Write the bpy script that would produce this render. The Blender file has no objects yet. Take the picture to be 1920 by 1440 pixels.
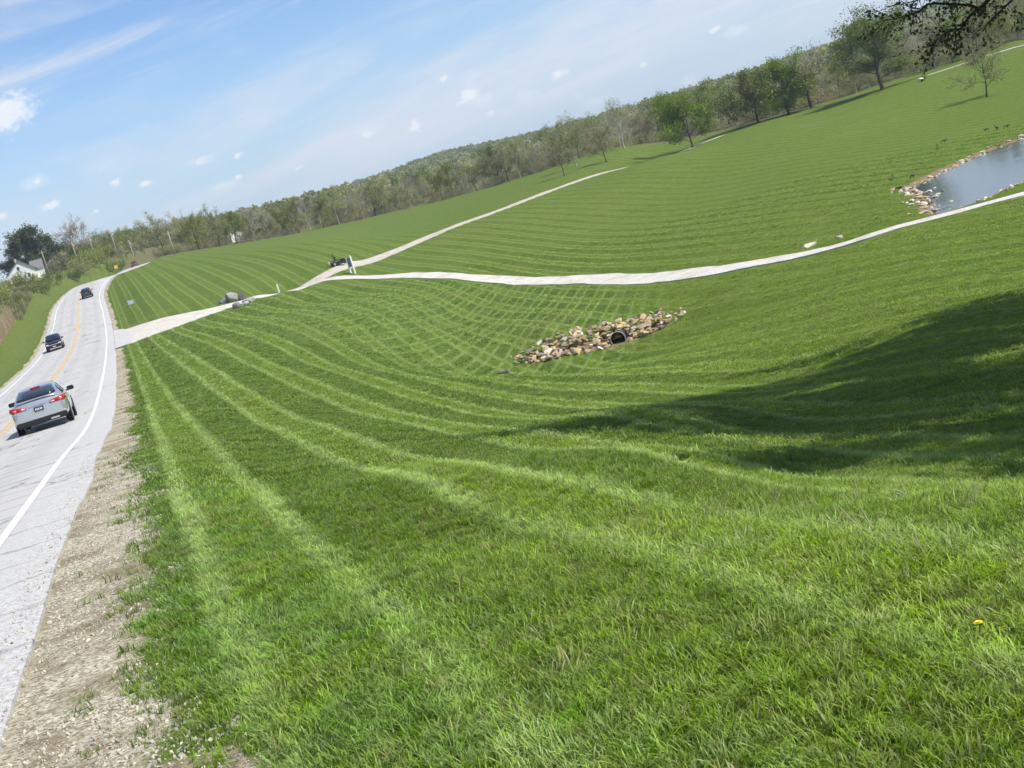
import bpy, bmesh, math, random
import numpy as np
from mathutils import Vector, Matrix, Euler

scene = bpy.context.scene
COL = scene.collection

# ------------------------------------------------------------------ camera, light, exposure
EYE = 1.6
ROLL = math.radians(16.5)
PITCH = math.atan(370 / 2667.0)
cam_data = bpy.data.cameras.new("camera")
cam_data.sensor_fit = 'HORIZONTAL'
cam_data.sensor_width = 36.0
cam_data.lens = 50.0
cam_data.clip_start = 0.1
cam_data.clip_end = 20000
cam = bpy.data.objects.new("camera", cam_data)
COL.objects.link(cam)
_fwd = Vector((0, math.cos(PITCH), -math.sin(PITCH)))
_up = Vector((0, math.sin(PITCH), math.cos(PITCH)))
_rt = Vector((1, 0, 0))
_ri = _rt * math.cos(ROLL) - _up * math.sin(ROLL)
_ui = _rt * math.sin(ROLL) + _up * math.cos(ROLL)
_m = Matrix((_ri, _ui, -_fwd)).transposed().to_4x4()
_m.translation = Vector((0, 0, EYE))
cam.matrix_world = _m
scene.camera = cam

SUN_EL = math.radians(54)
SUN_AZ = math.atan2(0.86, -0.42)          # clockwise from +Y: from the right and a little behind the camera
TO_SUN = Vector((math.sin(SUN_AZ) * math.cos(SUN_EL), math.cos(SUN_AZ) * math.cos(SUN_EL), math.sin(SUN_EL)))
sun_data = bpy.data.lights.new("sun", 'SUN')
sun_data.energy = 4.4
sun_data.angle = math.radians(0.53)
sun_data.color = (1.0, 0.955, 0.88)
sun = bpy.data.objects.new("sun", sun_data)
sun.rotation_euler = (-TO_SUN).to_track_quat('-Z', 'Y').to_euler()
sun.location = (40, -30, 80)
COL.objects.link(sun)

scene.cycles.max_bounces = 5
scene.cycles.diffuse_bounces = 3
scene.cycles.glossy_bounces = 3
scene.cycles.transmission_bounces = 3
scene.cycles.volume_bounces = 0
scene.cycles.transparent_max_bounces = 4
scene.cycles.use_adaptive_sampling = True
scene.cycles.adaptive_threshold = 0.03
scene.view_settings.view_transform = 'Standard'
scene.view_settings.look = 'None'
scene.view_settings.exposure = 0.45
scene.view_settings.gamma = 1.0
scene.view_settings.use_curve_mapping = False


# ------------------------------------------------------------------ node helpers
class NT:
    """Small wrapper to write node graphs as expressions."""
    def __init__(self, tree):
        self.t = tree
        self.x = 0

    def n(self, kind, **kw):
        nd = self.t.nodes.new(kind)
        self.x += 40
        nd.location = (self.x, 0)
        ins = kw.pop('ins', {})
        for k, v in kw.items():
            setattr(nd, k, v)
        for k, v in ins.items():
            self.put(nd.inputs[k], v)
        return nd

    def put(self, sock, v):
        if isinstance(v, bpy.types.NodeSocket):
            self.t.links.new(v, sock)
        else:
            if sock.type == 'RGBA' and len(v) == 3:
                v = (*v, 1.0)
            sock.default_value = v

    def m(self, op, a, b=None, c=None, clamp=False):
        nd = self.n('ShaderNodeMath', operation=op, use_clamp=clamp)
        self.put(nd.inputs[0], a)
        if b is not None:
            self.put(nd.inputs[1], b)
        if c is not None:
            self.put(nd.inputs[2], c)
        return nd.outputs[0]

    def mix(self, f, a, b, mode='MIX'):
        nd = self.n('ShaderNodeMix', data_type='RGBA', blend_type=mode, clamp_factor=True)
        self.put(nd.inputs[0], f)
        self.put(nd.inputs[6], a)
        self.put(nd.inputs[7], b)
        return nd.outputs[2]

    def rng(self, v, a, b, c=0.0, d=1.0, smooth=True):
        nd = self.n('ShaderNodeMapRange', interpolation_type='SMOOTHSTEP' if smooth else 'LINEAR')
        for i, q in enumerate((v, a, b, c, d)):
            self.put(nd.inputs[i], q)
        return nd.outputs[0]

    def noise(self, vec, scale, detail=4.0, rough=0.55, lac=2.0, dist=0.0, dim='3D'):
        nd = self.n('ShaderNodeTexNoise', noise_dimensions=dim)
        if vec is not None:
            self.put(nd.inputs['Vector'], vec)
        self.put(nd.inputs['Scale'], scale)
        self.put(nd.inputs['Detail'], detail)
        self.put(nd.inputs['Roughness'], rough)
        self.put(nd.inputs['Distortion'], dist)
        return nd.outputs[0]

    def xyz(self, v):
        nd = self.n('ShaderNodeSeparateXYZ')
        self.put(nd.inputs[0], v)
        return nd.outputs

    def comb(self, x, y, z):
        nd = self.n('ShaderNodeCombineXYZ')
        for i, q in enumerate((x, y, z)):
            self.put(nd.inputs[i], q)
        return nd.outputs[0]

    def pos(self):
        return self.n('ShaderNodeNewGeometry').outputs['Position']

    def obj(self):
        return self.n('ShaderNodeTexCoord').outputs['Object']

    def rand(self):
        return self.n('ShaderNodeObjectInfo').outputs['Random']

    def attr(self, name):
        return self.n('ShaderNodeAttribute', attribute_name=name).outputs['Fac']

    def hsv(self, col, h, s, v):
        nd = self.n('ShaderNodeHueSaturation')
        self.put(nd.inputs['Hue'], h)
        self.put(nd.inputs['Saturation'], s)
        self.put(nd.inputs['Value'], v)
        self.put(nd.inputs['Color'], col)
        return nd.outputs[0]

    def bump(self, h, strength, distance):
        nd = self.n('ShaderNodeBump')
        nd.inputs['Strength'].default_value = strength
        nd.inputs['Distance'].default_value = distance
        self.put(nd.inputs['Height'], h)
        return nd.outputs[0]


def material(name, build):
    mt = bpy.data.materials.new(name)
    mt.use_nodes = True
    mt.node_tree.nodes.clear()
    g = NT(mt.node_tree)
    out = g.n('ShaderNodeOutputMaterial')
    sh = build(g)
    mt.node_tree.links.new(sh, out.inputs['Surface'])
    return mt


def principled(g, col, rough=0.6, metal=0.0, normal=None, spec=0.5, **kw):
    nd = g.n('ShaderNodeBsdfPrincipled')
    g.put(nd.inputs['Base Color'], col)
    g.put(nd.inputs['Roughness'], rough)
    g.put(nd.inputs['Metallic'], metal)
    g.put(nd.inputs['Specular IOR Level'], spec)
    if normal is not None:
        g.put(nd.inputs['Normal'], normal)
    for k, v in kw.items():
        g.put(nd.inputs[k.replace('_', ' ')], v)
    return nd.outputs[0]


def flat(name, col, rough=0.6, metal=0.0, spec=0.5, var=0.12, scale=6.0, **kw):
    """A plain material with a little grain so that nothing is perfectly uniform."""
    def b(g):
        nz = g.noise(g.obj(), scale, 5)
        c = g.mix(nz, tuple(q * (1 - var) for q in col), tuple(min(1, q * (1 + var)) for q in col))
        return principled(g, c, rough, metal, None, spec, **kw)
    return material(name, b)


# ------------------------------------------------------------------ world: sky with thin cirrus and small fair-weather clouds
def build_world():
    w = bpy.data.worlds.new("World")
    scene.world = w
    w.use_nodes = True
    w.node_tree.nodes.clear()
    g = NT(w.node_tree)
    out = g.n('ShaderNodeOutputWorld')
    sky = g.n('ShaderNodeTexSky', sky_type='NISHITA')
    sky.sun_disc = False
    sky.sun_elevation = SUN_EL
    sky.sun_rotation = SUN_AZ
    sky.altitude = 200
    sky.air_density = 1.0
    sky.dust_density = 0.25
    sky.ozone_density = 2.6
    d = g.n('ShaderNodeTexCoord').outputs['Generated']
    x, y, z = g.xyz(d)
    az = g.m('ARCTAN2', x, y)
    el = g.m('ARCSINE', z)
    # the photograph's sky is a little deeper than the model's near the horizon
    base = g.mix(1.0, sky.outputs[0], (1.02, 1.17, 1.38), 'MULTIPLY')
    # cirrus: long streaks, slightly tilted, wrapped on the sphere with 3-D coordinates
    ell = g.m('SUBTRACT', el, g.m('MULTIPLY', az, 0.10))
    p = g.comb(g.m('MULTIPLY', g.m('SINE', az), 3.2), g.m('MULTIPLY', g.m('COSINE', az), 3.2), g.m('MULTIPLY', ell, 26.0))
    wv = g.noise(p, 0.55, 3, 0.5)
    p2 = g.n('ShaderNodeVectorMath', operation='ADD')
    g.put(p2.inputs[0], p)
    g.put(p2.inputs[1], g.comb(0.0, 0.0, g.m('MULTIPLY', wv, 2.0)))
    c1 = g.noise(p2.outputs[0], 0.75, 7, 0.62)
    c2 = g.noise(p2.outputs[0], 2.6, 6, 0.6)
    cir = g.m('MULTIPLY', g.rng(c1, 0.37, 0.60), g.rng(c2, 0.22, 0.70, 0.30, 1.0))
    band = g.m('MULTIPLY', g.rng(el, 0.012, 0.05), g.rng(el, 0.15, 0.24, 1.0, 0.55))
    cir = g.m('MULTIPLY', g.m('MULTIPLY', cir, band), 1.0)
    haze = g.rng(el, -0.01, 0.17, 0.82, 0.0)
    # small cumulus: flat deck seen in perspective
    inv = g.m('DIVIDE', 1.0, g.m('ADD', g.m('MAXIMUM', z, 0.0), 0.035))
    q = g.comb(g.m('MULTIPLY', x, inv), g.m('MULTIPLY', y, inv), 0.0)
    k1 = g.noise(q, 0.9, 1.0, 0.4)
    p3 = g.comb(g.m('MULTIPLY', g.m('SINE', az), 34.0), g.m('MULTIPLY', g.m('COSINE', az), 34.0), g.m('MULTIPLY', g.m('SUBTRACT', el, g.m('MULTIPLY', az, 0.03)), 75.0))
    wob = g.noise(p3, 1.6, 5, 0.6)
    vor = g.n('ShaderNodeTexVoronoi', feature='F1')
    g.put(vor.inputs['Vector'], p3)
    vor.inputs['Scale'].default_value = 0.80
    vor.inputs['Randomness'].default_value = 1.0
    vc = g.xyz(vor.outputs['Color'])
    siz = g.m('MULTIPLY', g.rng(vc[0], 0.30, 1.0), 0.36)
    dd = g.m('ADD', vor.outputs['Distance'], g.m('MULTIPLY', g.m('SUBTRACT', wob, 0.5), 0.75))
    puff = g.rng(g.m('SUBTRACT', siz, dd), -0.05, 0.22)
    puff = g.m('MULTIPLY', puff, g.m('MULTIPLY', g.rng(el, 0.012, 0.03), g.rng(el, 0.085, 0.15, 1.0, 0.0)))
    puff = g.m('MULTIPLY', puff, g.rng(k1, 0.30, 0.55, 0.45, 1.0))
    # the larger fair-weather clouds: azimuth, elevation, half width, half height in degrees
    big = None
    for ci, (ca, ce, rx, ry) in enumerate([(-15.59, 7.61, 0.95, 0.58), (-16.29, 7.72, 0.64, 0.47), (1.63, 3.62, 0.34, 0.26), (1.30, 3.40, 0.47, 0.17), (0.82, 4.50, 0.26, 0.17),
             (5.30, 3.33, 0.39, 0.21), (-9.12, 4.11, 0.73, 0.24), (-15.11, 3.98, 0.41, 0.19), (-15.33, 4.98, 0.37, 0.19), (-11.49, 3.79, 0.39, 0.17),
             (-12.52, 4.15, 0.30, 0.17), (-2.72, 3.27, 0.39, 0.19), (-0.78, 3.03, 0.28, 0.24), (-5.67, 2.74, 0.37, 0.13), (-7.76, 3.88, 0.28, 0.17),
             (-16.99, 4.06, 0.43, 0.17), (2.26, 2.70, 0.34, 0.15), (-8.00, 3.06, 0.19, 0.13), (-13.55, 3.31, 0.24, 0.15), (8.49, 2.78, 0.19, 0.15),
             (11.57, 3.27, 0.26, 0.15)]):
        ea = g.m('DIVIDE', g.m('SUBTRACT', az, math.radians(ca)), math.radians(rx) * (1.7 if ci < 2 else 1.5))
        ee = g.m('DIVIDE', g.m('SUBTRACT', g.m('SUBTRACT', el, math.radians(ce)), g.m('MULTIPLY', g.m('SUBTRACT', az, math.radians(ca)), .12)), math.radians(ry) * (1.6 if ci < 2 else 1.45))
        rr_ = g.m('SQRT', g.m('ADD', g.m('MULTIPLY', ea, ea), g.m('MULTIPLY', ee, ee)))
        f_ = g.m('SUBTRACT', 1.0 if ci < 3 else (.8, .66, .88, .6, .74)[ci % 5], rr_)
        big = f_ if big is None else g.m('MAXIMUM', big, f_)
    fluff = g.noise(g.comb(g.m('MULTIPLY', az, 130.0), g.m('MULTIPLY', el, 170.0), 0.0), 1.0, 6, 0.62)
    big = g.rng(g.m('ADD', big, g.m('MULTIPLY', g.m('SUBTRACT', fluff, 0.5), 1.9)), 0.05, 0.75)
    puff = g.m('MAXIMUM', g.m('MULTIPLY', puff, 0.45), big)
    bright = g.n('ShaderNodeRGB')
    bright.outputs[0].default_value = (6.9, 7.5, 8.4, 1)
    pale = g.n('ShaderNodeRGB')
    pale.outputs[0].default_value = (4.95, 6.35, 7.85, 1)
    wht = g.n('ShaderNodeRGB')
    wht.outputs[0].default_value = (8.9, 9.1, 9.4, 1)
    col = g.mix(haze, base, pale.outputs[0])
    col = g.mix(cir, col, bright.outputs[0])
    col = g.mix(g.m('MULTIPLY', puff, 0.82), col, wht.outputs[0])
    bg = g.n('ShaderNodeBackground')
    g.put(bg.inputs['Color'], col)
    bg.inputs['Strength'].default_value = 0.080
    w.node_tree.links.new(bg.outputs[0], out.inputs['Surface'])


build_world()


# ------------------------------------------------------------------ the lie of the land (metres; camera stands at the origin)
CONTROL = np.array([
    (-0.32, 4, -0.05), (-0.3, 5.6, -0.19), (-0.26, 8.6, -0.49), (-0.23, 12, -0.86), (-0.23, 16, -1.39), (-0.21, 24, -2.44), (-0.16, 36, -3.92),
    (-0.01, 50, -5.37), (0.08, 57, -6.04), (1.36, 76.5, -8.5), (1.61, 80, -8.32), (3.17, 77, -8.62), (3.61, 80.5, -8.09), (6.11, 77.5, -8.97),
    (6.66, 81, -8.47), (8.77, 78, -8.68), (9.36, 81.5, -8.45), (10.68, 80, -8.55), (-2.85, 78, -7.44), (-2.9, 108, -7.39), (-0.2, 88, -7.75),
    (2.59, 95, -7.83), (6.59, 99, -8.22), (-6.13, 48, -2.85), (-8.71, 72, -3.51), (-16.56, 130, -3.81), (-5.44, 60, -4.38), (-7.26, 90, -4.45),
    (-6.65, 114, -5.04), (-13.19, 135, -4.68), (-13.12, 85, -2.92), (-19, 100, -2.66), (-6.09, 36, -2), (-2.47, 24, -1.76), (-3.66, 38, -2.88),
    (-0.94, 12, -0.65), (-1.32, 11, -0.55), (-2.18, 11, -0.51), (-1.76, 6.8, -0.14), (-0.89, 6, -0.14), (0.18, 5, -0.13), (0.94, 4.2, -0.1),
    (0.42, 7.2, -0.34), (0.69, 10, -0.72), (0.96, 13, -1.17), (1.81, 22, -2.43), (3.5, 40, -5), (5.31, 58, -7.11), (1.12, 6.6, -0.4), (1.32, 7.6, -0.61),
    (1.77, 10, -1.17), (2.25, 12.5, -1.72), (3.79, 20, -2.95), (6.58, 33, -4.68), (10.88, 52, -6.38), (15.85, 73, -7.46), (0.85, 8, -0.54),
    (1.74, 7, -0.56), (2.05, 6.6, -0.53), (2.67, 10.5, -1.42), (4.22, 16, -2.4), (6.56, 24, -3.5), (10.18, 36, -4.71), (16.95, 58, -6.43),
    (22.89, 77, -7.51), (3.29, 10, -1.51), (6.96, 20, -3.09), (16.47, 45, -5.61), (26.99, 72, -7.29), (10.06, 66, -7.93), (12.36, 78, -7.95),
    (-21.04, 170, -3.54), (-14.21, 165, -4.07), (-2.5, 140, -5.88), (8.22, 115, -7.85), (13.76, 95, -7.93), (18.78, 85, -7.71), (23.86, 82, -7.6),
    (30.5, 80, -7.47), (-14.11, 185, -3.51), (-1.74, 215, -2.83), (12.56, 245, -2.54), (31.88, 280, -2.67), (50.1, 300, -3.04), (25.6, 112, -7.42),
    (41.66, 175, -6.22), (73.82, 300, -2.73), (20.06, 131, -7.57), (30.59, 190, -6.26), (12.79, 160, -6.78), (41, 132, -7.1), (66.76, 210, -6.22),
    (78.94, 210, -6.56), (108.04, 270, -3.59), (91.43, 300, -2.14), (-23.93, 180, -2.45), (-16.69, 186, -2.29), (-41.51, 190, -0.44),
    (-50.44, 290, 3.64), (-24.94, 250, 0.78), (-64.54, 420, 5.77), (-25.4, 425, 1.92), (-18.94, 300, -1.46), (-9.22, 430, 1.37), (-41.02, 420, 3.04),
    (22.28, 400, 0.93), (38.66, 330, 0.42), (64.61, 300, -2.34), (-29.48, 126, -2.71), (-28.47, 133, -2.75), (-27.19, 140, -2.82), (-26.22, 147, -2.93),
    (-25.17, 153, -3), (-24.13, 158.5, -3.06), (-36.5, 156, -1.91), (-32.46, 153.5, -2.22), (-29.67, 154, -2.52), (-27.58, 155.5, -2.69),
    (-26.08, 158, -2.84), (-24.6, 161, -3), (32.39, 262, -2.34), (38.68, 270, -2.25), (-70.55, 335, 6.04), (-40.54, 170, -0.54), (-27.82, 170, -2),
    (-38.2, 112, -1.63), (-52.47, 160, -0.52), (-58.7, 185, 0.73), (-81.52, 260, 6.14), (-129.01, 440, 13.08), (-112.27, 400, 10.87),
    (-100.09, 400, 10.35), (-21.9, 164.6, -4.1), (-20.4, 154.5, -2.95), (40.5, 291.5, -3.9), (0, 0, 0), (1.5, 1, 0), (-1.5, 2, 0), (0, -6, 0.05),
    (8, -4, -0.3), (-8, -8, 0), (25, -10, -1.5), (20, 8, -2.8), (30, 25, -4.9), (50, 50, -7), (60, 0, -4), (-25, 10, -0.6), (-45, 40, -2.5),
    (-60, 90, -2), (-70, 130, -1), (-90, 200, 3), (0, -40, 0.6), (40, -60, 0), (-50, -40, 0.5), (55, 82, -7.4), (55, 105, -7.4), (70, 92, -7.4),
    (35, 74, -7.2), (110, 90, -5), (140, 180, -3), (120, 300, -1), (200, 100, -2), (-130, 300, 9), (-160, 440, 16), (-140, 600, 18), (-90, 600, 10),
    (-40, 650, 8), (60, 600, 4), (180, 500, 1), (260, 380, 0), (0, -300, 4), (300, -100, 2), (-300, 0, 8), (-300, 300, 14), (300, 200, 2), (-0, -900, 9),
    (-0, -1250, 22), (-0, -1600, 40), (-0, -1900, 38), (-0, -2600, 12), (-0, -5000, 5), (-307.8, -845.7, 9), (-427.5, -1174.6, 22),
    (-547.2, -1503.5, 40), (-649.8, -1785.4, 38), (-889.3, -2443.2, 12), (-1710.1, -4698.5, 5), (-578.5, -689.4, 9), (-803.5, -957.6, 22),
    (-1028.5, -1225.7, 40), (-1221.3, -1455.5, 38), (-1671.2, -1991.7, 12), (-3213.9, -3830.2, 5), (-779.4, -450, 9), (-1082.5, -625, 22),
    (-1385.6, -800, 40), (-1645.4, -950, 38), (-2251.7, -1300, 12), (-4330.1, -2500, 5), (-886.3, -156.3, 9), (-1231, -217.1, 22), (-1575.7, -277.8, 40),
    (-1871.1, -329.9, 38), (-2560.5, -451.5, 12), (-4924, -868.2, 5), (-886.3, 156.3, 9), (-1231, 217.1, 22), (-1575.7, 277.8, 40), (-1871.1, 329.9, 38),
    (-2560.5, 451.5, 12), (-4924, 868.2, 5), (-779.4, 450, 9), (-1082.5, 625, 22), (-1385.6, 800, 40), (-1645.4, 950, 38), (-2251.7, 1300, 12),
    (-4330.1, 2500, 5), (-578.5, 689.4, 9), (-803.5, 957.6, 22), (-1028.5, 1225.7, 40), (-1221.3, 1455.5, 38), (-1671.2, 1991.7, 12),
    (-3213.9, 3830.2, 5), (-307.8, 845.7, 9), (-427.5, 1174.6, 22), (-547.2, 1503.5, 40), (-649.8, 1785.4, 38), (-889.3, 2443.2, 12),
    (-1710.1, 4698.5, 5), (0, 900, 9), (0, 1250, 22), (0, 1600, 40), (0, 1900, 38), (0, 2600, 12), (0, 5000, 5), (307.8, 845.7, 9), (427.5, 1174.6, 22),
    (547.2, 1503.5, 40), (649.8, 1785.4, 38), (889.3, 2443.2, 12), (1710.1, 4698.5, 5), (578.5, 689.4, 9), (803.5, 957.6, 22), (1028.5, 1225.7, 40),
    (1221.3, 1455.5, 38), (1671.2, 1991.7, 12), (3213.9, 3830.2, 5), (779.4, 450, 9), (1082.5, 625, 22), (1385.6, 800, 40), (1645.4, 950, 38),
    (2251.7, 1300, 12), (4330.1, 2500, 5), (886.3, 156.3, 9), (1231, 217.1, 22), (1575.7, 277.8, 40), (1871.1, 329.9, 38), (2560.5, 451.5, 12),
    (4924, 868.2, 5), (886.3, -156.3, 9), (1231, -217.1, 22), (1575.7, -277.8, 40), (1871.1, -329.9, 38), (2560.5, -451.5, 12), (4924, -868.2, 5),
    (779.4, -450, 9), (1082.5, -625, 22), (1385.6, -800, 40), (1645.4, -950, 38), (2251.7, -1300, 12), (4330.1, -2500, 5), (578.5, -689.4, 9),
    (803.5, -957.6, 22), (1028.5, -1225.7, 40), (1221.3, -1455.5, 38), (1671.2, -1991.7, 12), (3213.9, -3830.2, 5), (307.8, -845.7, 9),
    (427.5, -1174.6, 22), (547.2, -1503.5, 40), (649.8, -1785.4, 38), (889.3, -2443.2, 12), (1710.1, -4698.5, 5),
], dtype=float)


def _warp(x, y):
    r = np.hypot(x, y) + 1e-6
    k = np.log1p(r / 4.0) / r
    return x * k, y * k


def _tps_u(d2):
    return np.where(d2 > 1e-12, 0.5 * d2 * np.log(np.maximum(d2, 1e-12)), 0.0)


_cx, _cy = _warp(CONTROL[:, 0], CONTROL[:, 1])
_n = len(CONTROL)
_A = np.zeros((_n + 3, _n + 3))
_A[:_n, :_n] = _tps_u((_cx[:, None] - _cx[None]) ** 2 + (_cy[:, None] - _cy[None]) ** 2) + np.eye(_n) * 2e-3
_A[:_n, _n] = 1
_A[:_n, _n + 1] = _cx
_A[:_n, _n + 2] = _cy
_A[_n:, :_n] = _A[:_n, _n:].T
_W = np.linalg.solve(_A, np.concatenate([CONTROL[:, 2], np.zeros(3)]))


def tps(x, y):
    x = np.asarray(x, float).ravel()
    y = np.asarray(y, float).ravel()
    out = np.empty_like(x)
    for i in range(0, len(x), 40000):
        a, b = _warp(x[i:i + 40000], y[i:i + 40000])
        d2 = (a[:, None] - _cx[None]) ** 2 + (b[:, None] - _cy[None]) ** 2
        out[i:i + 40000] = _tps_u(d2) @ _W[:_n] + _W[_n] + a * _W[_n + 1] + b * _W[_n + 2]
    return out


def sstep(v, a, b):
    t = np.clip((v - a) / (b - a), 0, 1)
    return t * t * (3 - 2 * t)


def spline(pts, step):
    """Catmull-Rom through pts (n, k), resampled about every step metres."""
    P = np.array(pts, float)
    P = np.vstack([2 * P[0] - P[1], P, 2 * P[-1] - P[-2]])
    out = []
    for i in range(1, len(P) - 2):
        n = max(2, int(np.linalg.norm(P[i + 1, :2] - P[i, :2]) / step))
        t = np.linspace(0, 1, n, endpoint=False)[:, None]
        p0, p1, p2, p3 = P[i - 1], P[i], P[i + 1], P[i + 2]
        out.append(0.5 * ((2 * p1) + (-p0 + p2) * t + (2 * p0 - 5 * p1 + 4 * p2 - p3) * t ** 2 + (-p0 + 3 * p1 - 3 * p2 + p3) * t ** 3))
    out.append(P[-2][None])
    return np.vstack(out)


def along(line, x, y):
    """Signed distance to a polyline (right of travel > 0), index position of the foot, for arrays x, y."""
    x = np.asarray(x, float).ravel()
    y = np.asarray(y, float).ravel()
    best = np.full(len(x), 1e18)
    sg = np.zeros(len(x))
    at = np.zeros(len(x))
    A = line[:-1, :2]
    D = line[1:, :2] - A
    L2 = (D ** 2).sum(1)
    for i in range(len(A)):
        wx, wy = x - A[i, 0], y - A[i, 1]
        t = np.clip((wx * D[i, 0] + wy * D[i, 1]) / L2[i], 0, 1)
        ex, ey = wx - t * D[i, 0], wy - t * D[i, 1]
        d2 = ex * ex + ey * ey
        m = d2 < best
        best[m] = d2[m]
        at[m] = i + t[m]
        sg[m] = np.sign(D[i, 1] * wx - D[i, 0] * wy)[m]
    return np.sqrt(best) * np.where(sg == 0, 1, sg), at


# road centre line: x, y, z
_rp = [(-60, .6), (-30, .35), (0, -.04), (7.4, -.2), (16, -.58), (25, -1.0), (46, -1.98), (80, -2.5), (117, -2.6), (157, -2.2),
       (200, -.35), (247, 2.6), (290, 4.95), (325, 6.1), (365, 6.05), (410, 7.2), (450, 8.5), (520, 9.3), (640, 10.5), (800, 12)]
_rx = {290: -76.2, 325: -82.4, 365: -88.8, 410: -95.5, 450: -101.0, 520: -109.0, 640: -118.0, 800: -126.0}
ROAD = spline([(_rx.get(yy, -5.53 - .25 * yy), yy, zz) for yy, zz in _rp], 3.0)
LANE, EDGE = 3.53, 4.3

DRIVE = spline([(-25.2, 157.6), (-24.3, 160.2), (-22.9, 164.5), (-20.6, 168.3), (-17.4, 168.6), (-14.2, 165.0), (-8.2, 154.5), (-2.5, 140), (3.6, 126.5), (8.2, 115), (11.2, 104), (13.9, 95),
                (18.9, 85.5), (23.9, 82.0), (30.5, 80), (40, 79), (55, 78)], 1.5)
FIELD_PATH = spline([(-19.5, 169.5), (-14.1, 185), (-8.2, 200), (-1.7, 215), (12.5, 245), (31.9, 280), (50, 302), (58.5, 310.5)], 2.5)
FAR_LANE = spline([(99, 292), (113, 290), (128, 283), (146, 276), (170, 272)], 3.0)

WATER_Z = -7.55
POND = [(33.0, 107.2), (34.1, 108.4), (35.9, 110.8), (38.3, 113.9), (41.0, 116.8), (43.9, 119.7), (46.5, 121.4), (51, 122.5), (60, 121), (68, 114), (71, 104),
        (67, 96), (58, 91.5), (48, 90), (40, 89.5), (34.0, 87.6), (31.8, 85.7), (29.9, 84.2), (28.1, 83.2), (27.2, 83.3), (27.3, 85.2), (28.5, 89.3), (30.0, 94.4), (31.5, 99.7), (32.1, 103.9)]
_pp = np.array(POND + POND[:1], float)


def shoulder_w(y):
    """Width of the gravel shoulder on the lawn side."""
    return np.interp(y, [0, 7, 14, 30, 60], [.66, .74, .66, .60, .58])


def in_poly(x, y, P):
    ins = np.zeros(len(x), bool)
    for i in range(len(P) - 1):
        x0, y0, x1, y1 = P[i, 0], P[i, 1], P[i + 1, 0], P[i + 1, 1]
        c = ((y0 > y) != (y1 > y)) & (x < (x1 - x0) * (y - y0) / (y1 - y0 + 1e-12) + x0)
        ins ^= c
    return ins


def wob(x, y, s, seed):
    rs = np.random.RandomState(seed)
    v = np.zeros_like(x)
    for k in range(6):
        a = rs.uniform(0, 6.28)
        f = s * rs.uniform(.6, 1.9)
        v += np.sin((x * math.cos(a) + y * math.sin(a)) * f + rs.uniform(0, 6.28))
    return v / 6.0


def land(x, y, carve=True):
    """Ground height. With carve, the bed under road, drive and paths is let in a little so that their own sheets lie on it."""
    x = np.asarray(x, float).ravel()
    y = np.asarray(y, float).ravel()
    z = tps(x, y)
    r = np.hypot(x, y)
    z = z + wob(x, y, 1.1, 3) * .018 * sstep(r, 1.5, 4) + wob(x, y, .35, 4) * .05 * sstep(r, 4, 12) * (1 - sstep(r, 300, 500))
    d, at = along(ROAD, x, y)
    zr = np.interp(at, np.arange(len(ROAD)), ROAD[:, 2])
    a = np.abs(d)
    w = 1 - sstep(a, EDGE + .7, EDGE + np.interp(y, [0, 12, 30, 70, 120], [2.0, 2.2, 3.2, 5.0, 7.0]))
    shoulder = zr - .052 - .02 * np.clip(a - EDGE, 0, 2)
    z = z * (1 - w) + shoulder * w
    if carve:
        z = z - .16 * (1 - sstep(a, EDGE - .34, EDGE - .03))
    near = (y > 70) & (y < 340) & (x > -45) & (x < 200)
    if near.any():
        xi, yi, zi = x[near], y[near], z[near]
        for line, hw in ((DRIVE, 1.7), (FIELD_PATH, 1.5), (FAR_LANE, 2.2)):
            dd, _ = along(line, xi, yi)
            if carve:
                zi = zi - .10 * (1 - sstep(np.abs(dd), hw - .75, hw - .15))
        ip = in_poly(xi, yi, _pp)
        dp, _ = along(_pp, xi, yi)
        dp = np.abs(dp)
        bw = 1 - sstep(dp, 1.5, 7)
        zi = np.where(ip, WATER_Z - .05 - .5 * sstep(dp, 0, 2.0), zi * (1 - bw) + np.maximum(zi, WATER_Z + .16 + .03 * dp) * bw)
        zi = np.where(~ip & (dp < .6), WATER_Z - .05 + (dp / .6) * .22, zi)
        z[near] = zi
    return z


def gz(x, y):
    return float(land([x], [y])[0])


# ------------------------------------------------------------------ object helpers
def mesh_np(name, verts, faces, mats=(), smooth=True, midx=None):
    """verts (n,3) array, faces (m,k) int array or list of lists."""
    me = bpy.data.meshes.new(name)
    verts = np.asarray(verts, np.float32)
    me.vertices.add(len(verts))
    me.vertices.foreach_set('co', verts.ravel())
    if isinstance(faces, np.ndarray):
        m, k = faces.shape
        loops = faces.ravel().astype(np.int32)
        starts = np.arange(m, dtype=np.int32) * k
    else:
        m = len(faces)
        loops = np.array([i for f in faces for i in f], np.int32)
        lens = np.array([len(f) for f in faces])
        starts = np.concatenate([[0], np.cumsum(lens)[:-1]]).astype(np.int32)
    me.loops.add(len(loops))
    me.loops.foreach_set('vertex_index', loops)
    me.polygons.add(m)
    me.polygons.foreach_set('loop_start', starts)
    if midx is not None:
        me.polygons.foreach_set('material_index', np.asarray(midx, np.int32))
    me.polygons.foreach_set('use_smooth', np.full(m, smooth))
    me.update(calc_edges=True)
    me.validate()
    for mt in mats:
        me.materials.append(mt)
    return me


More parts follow.
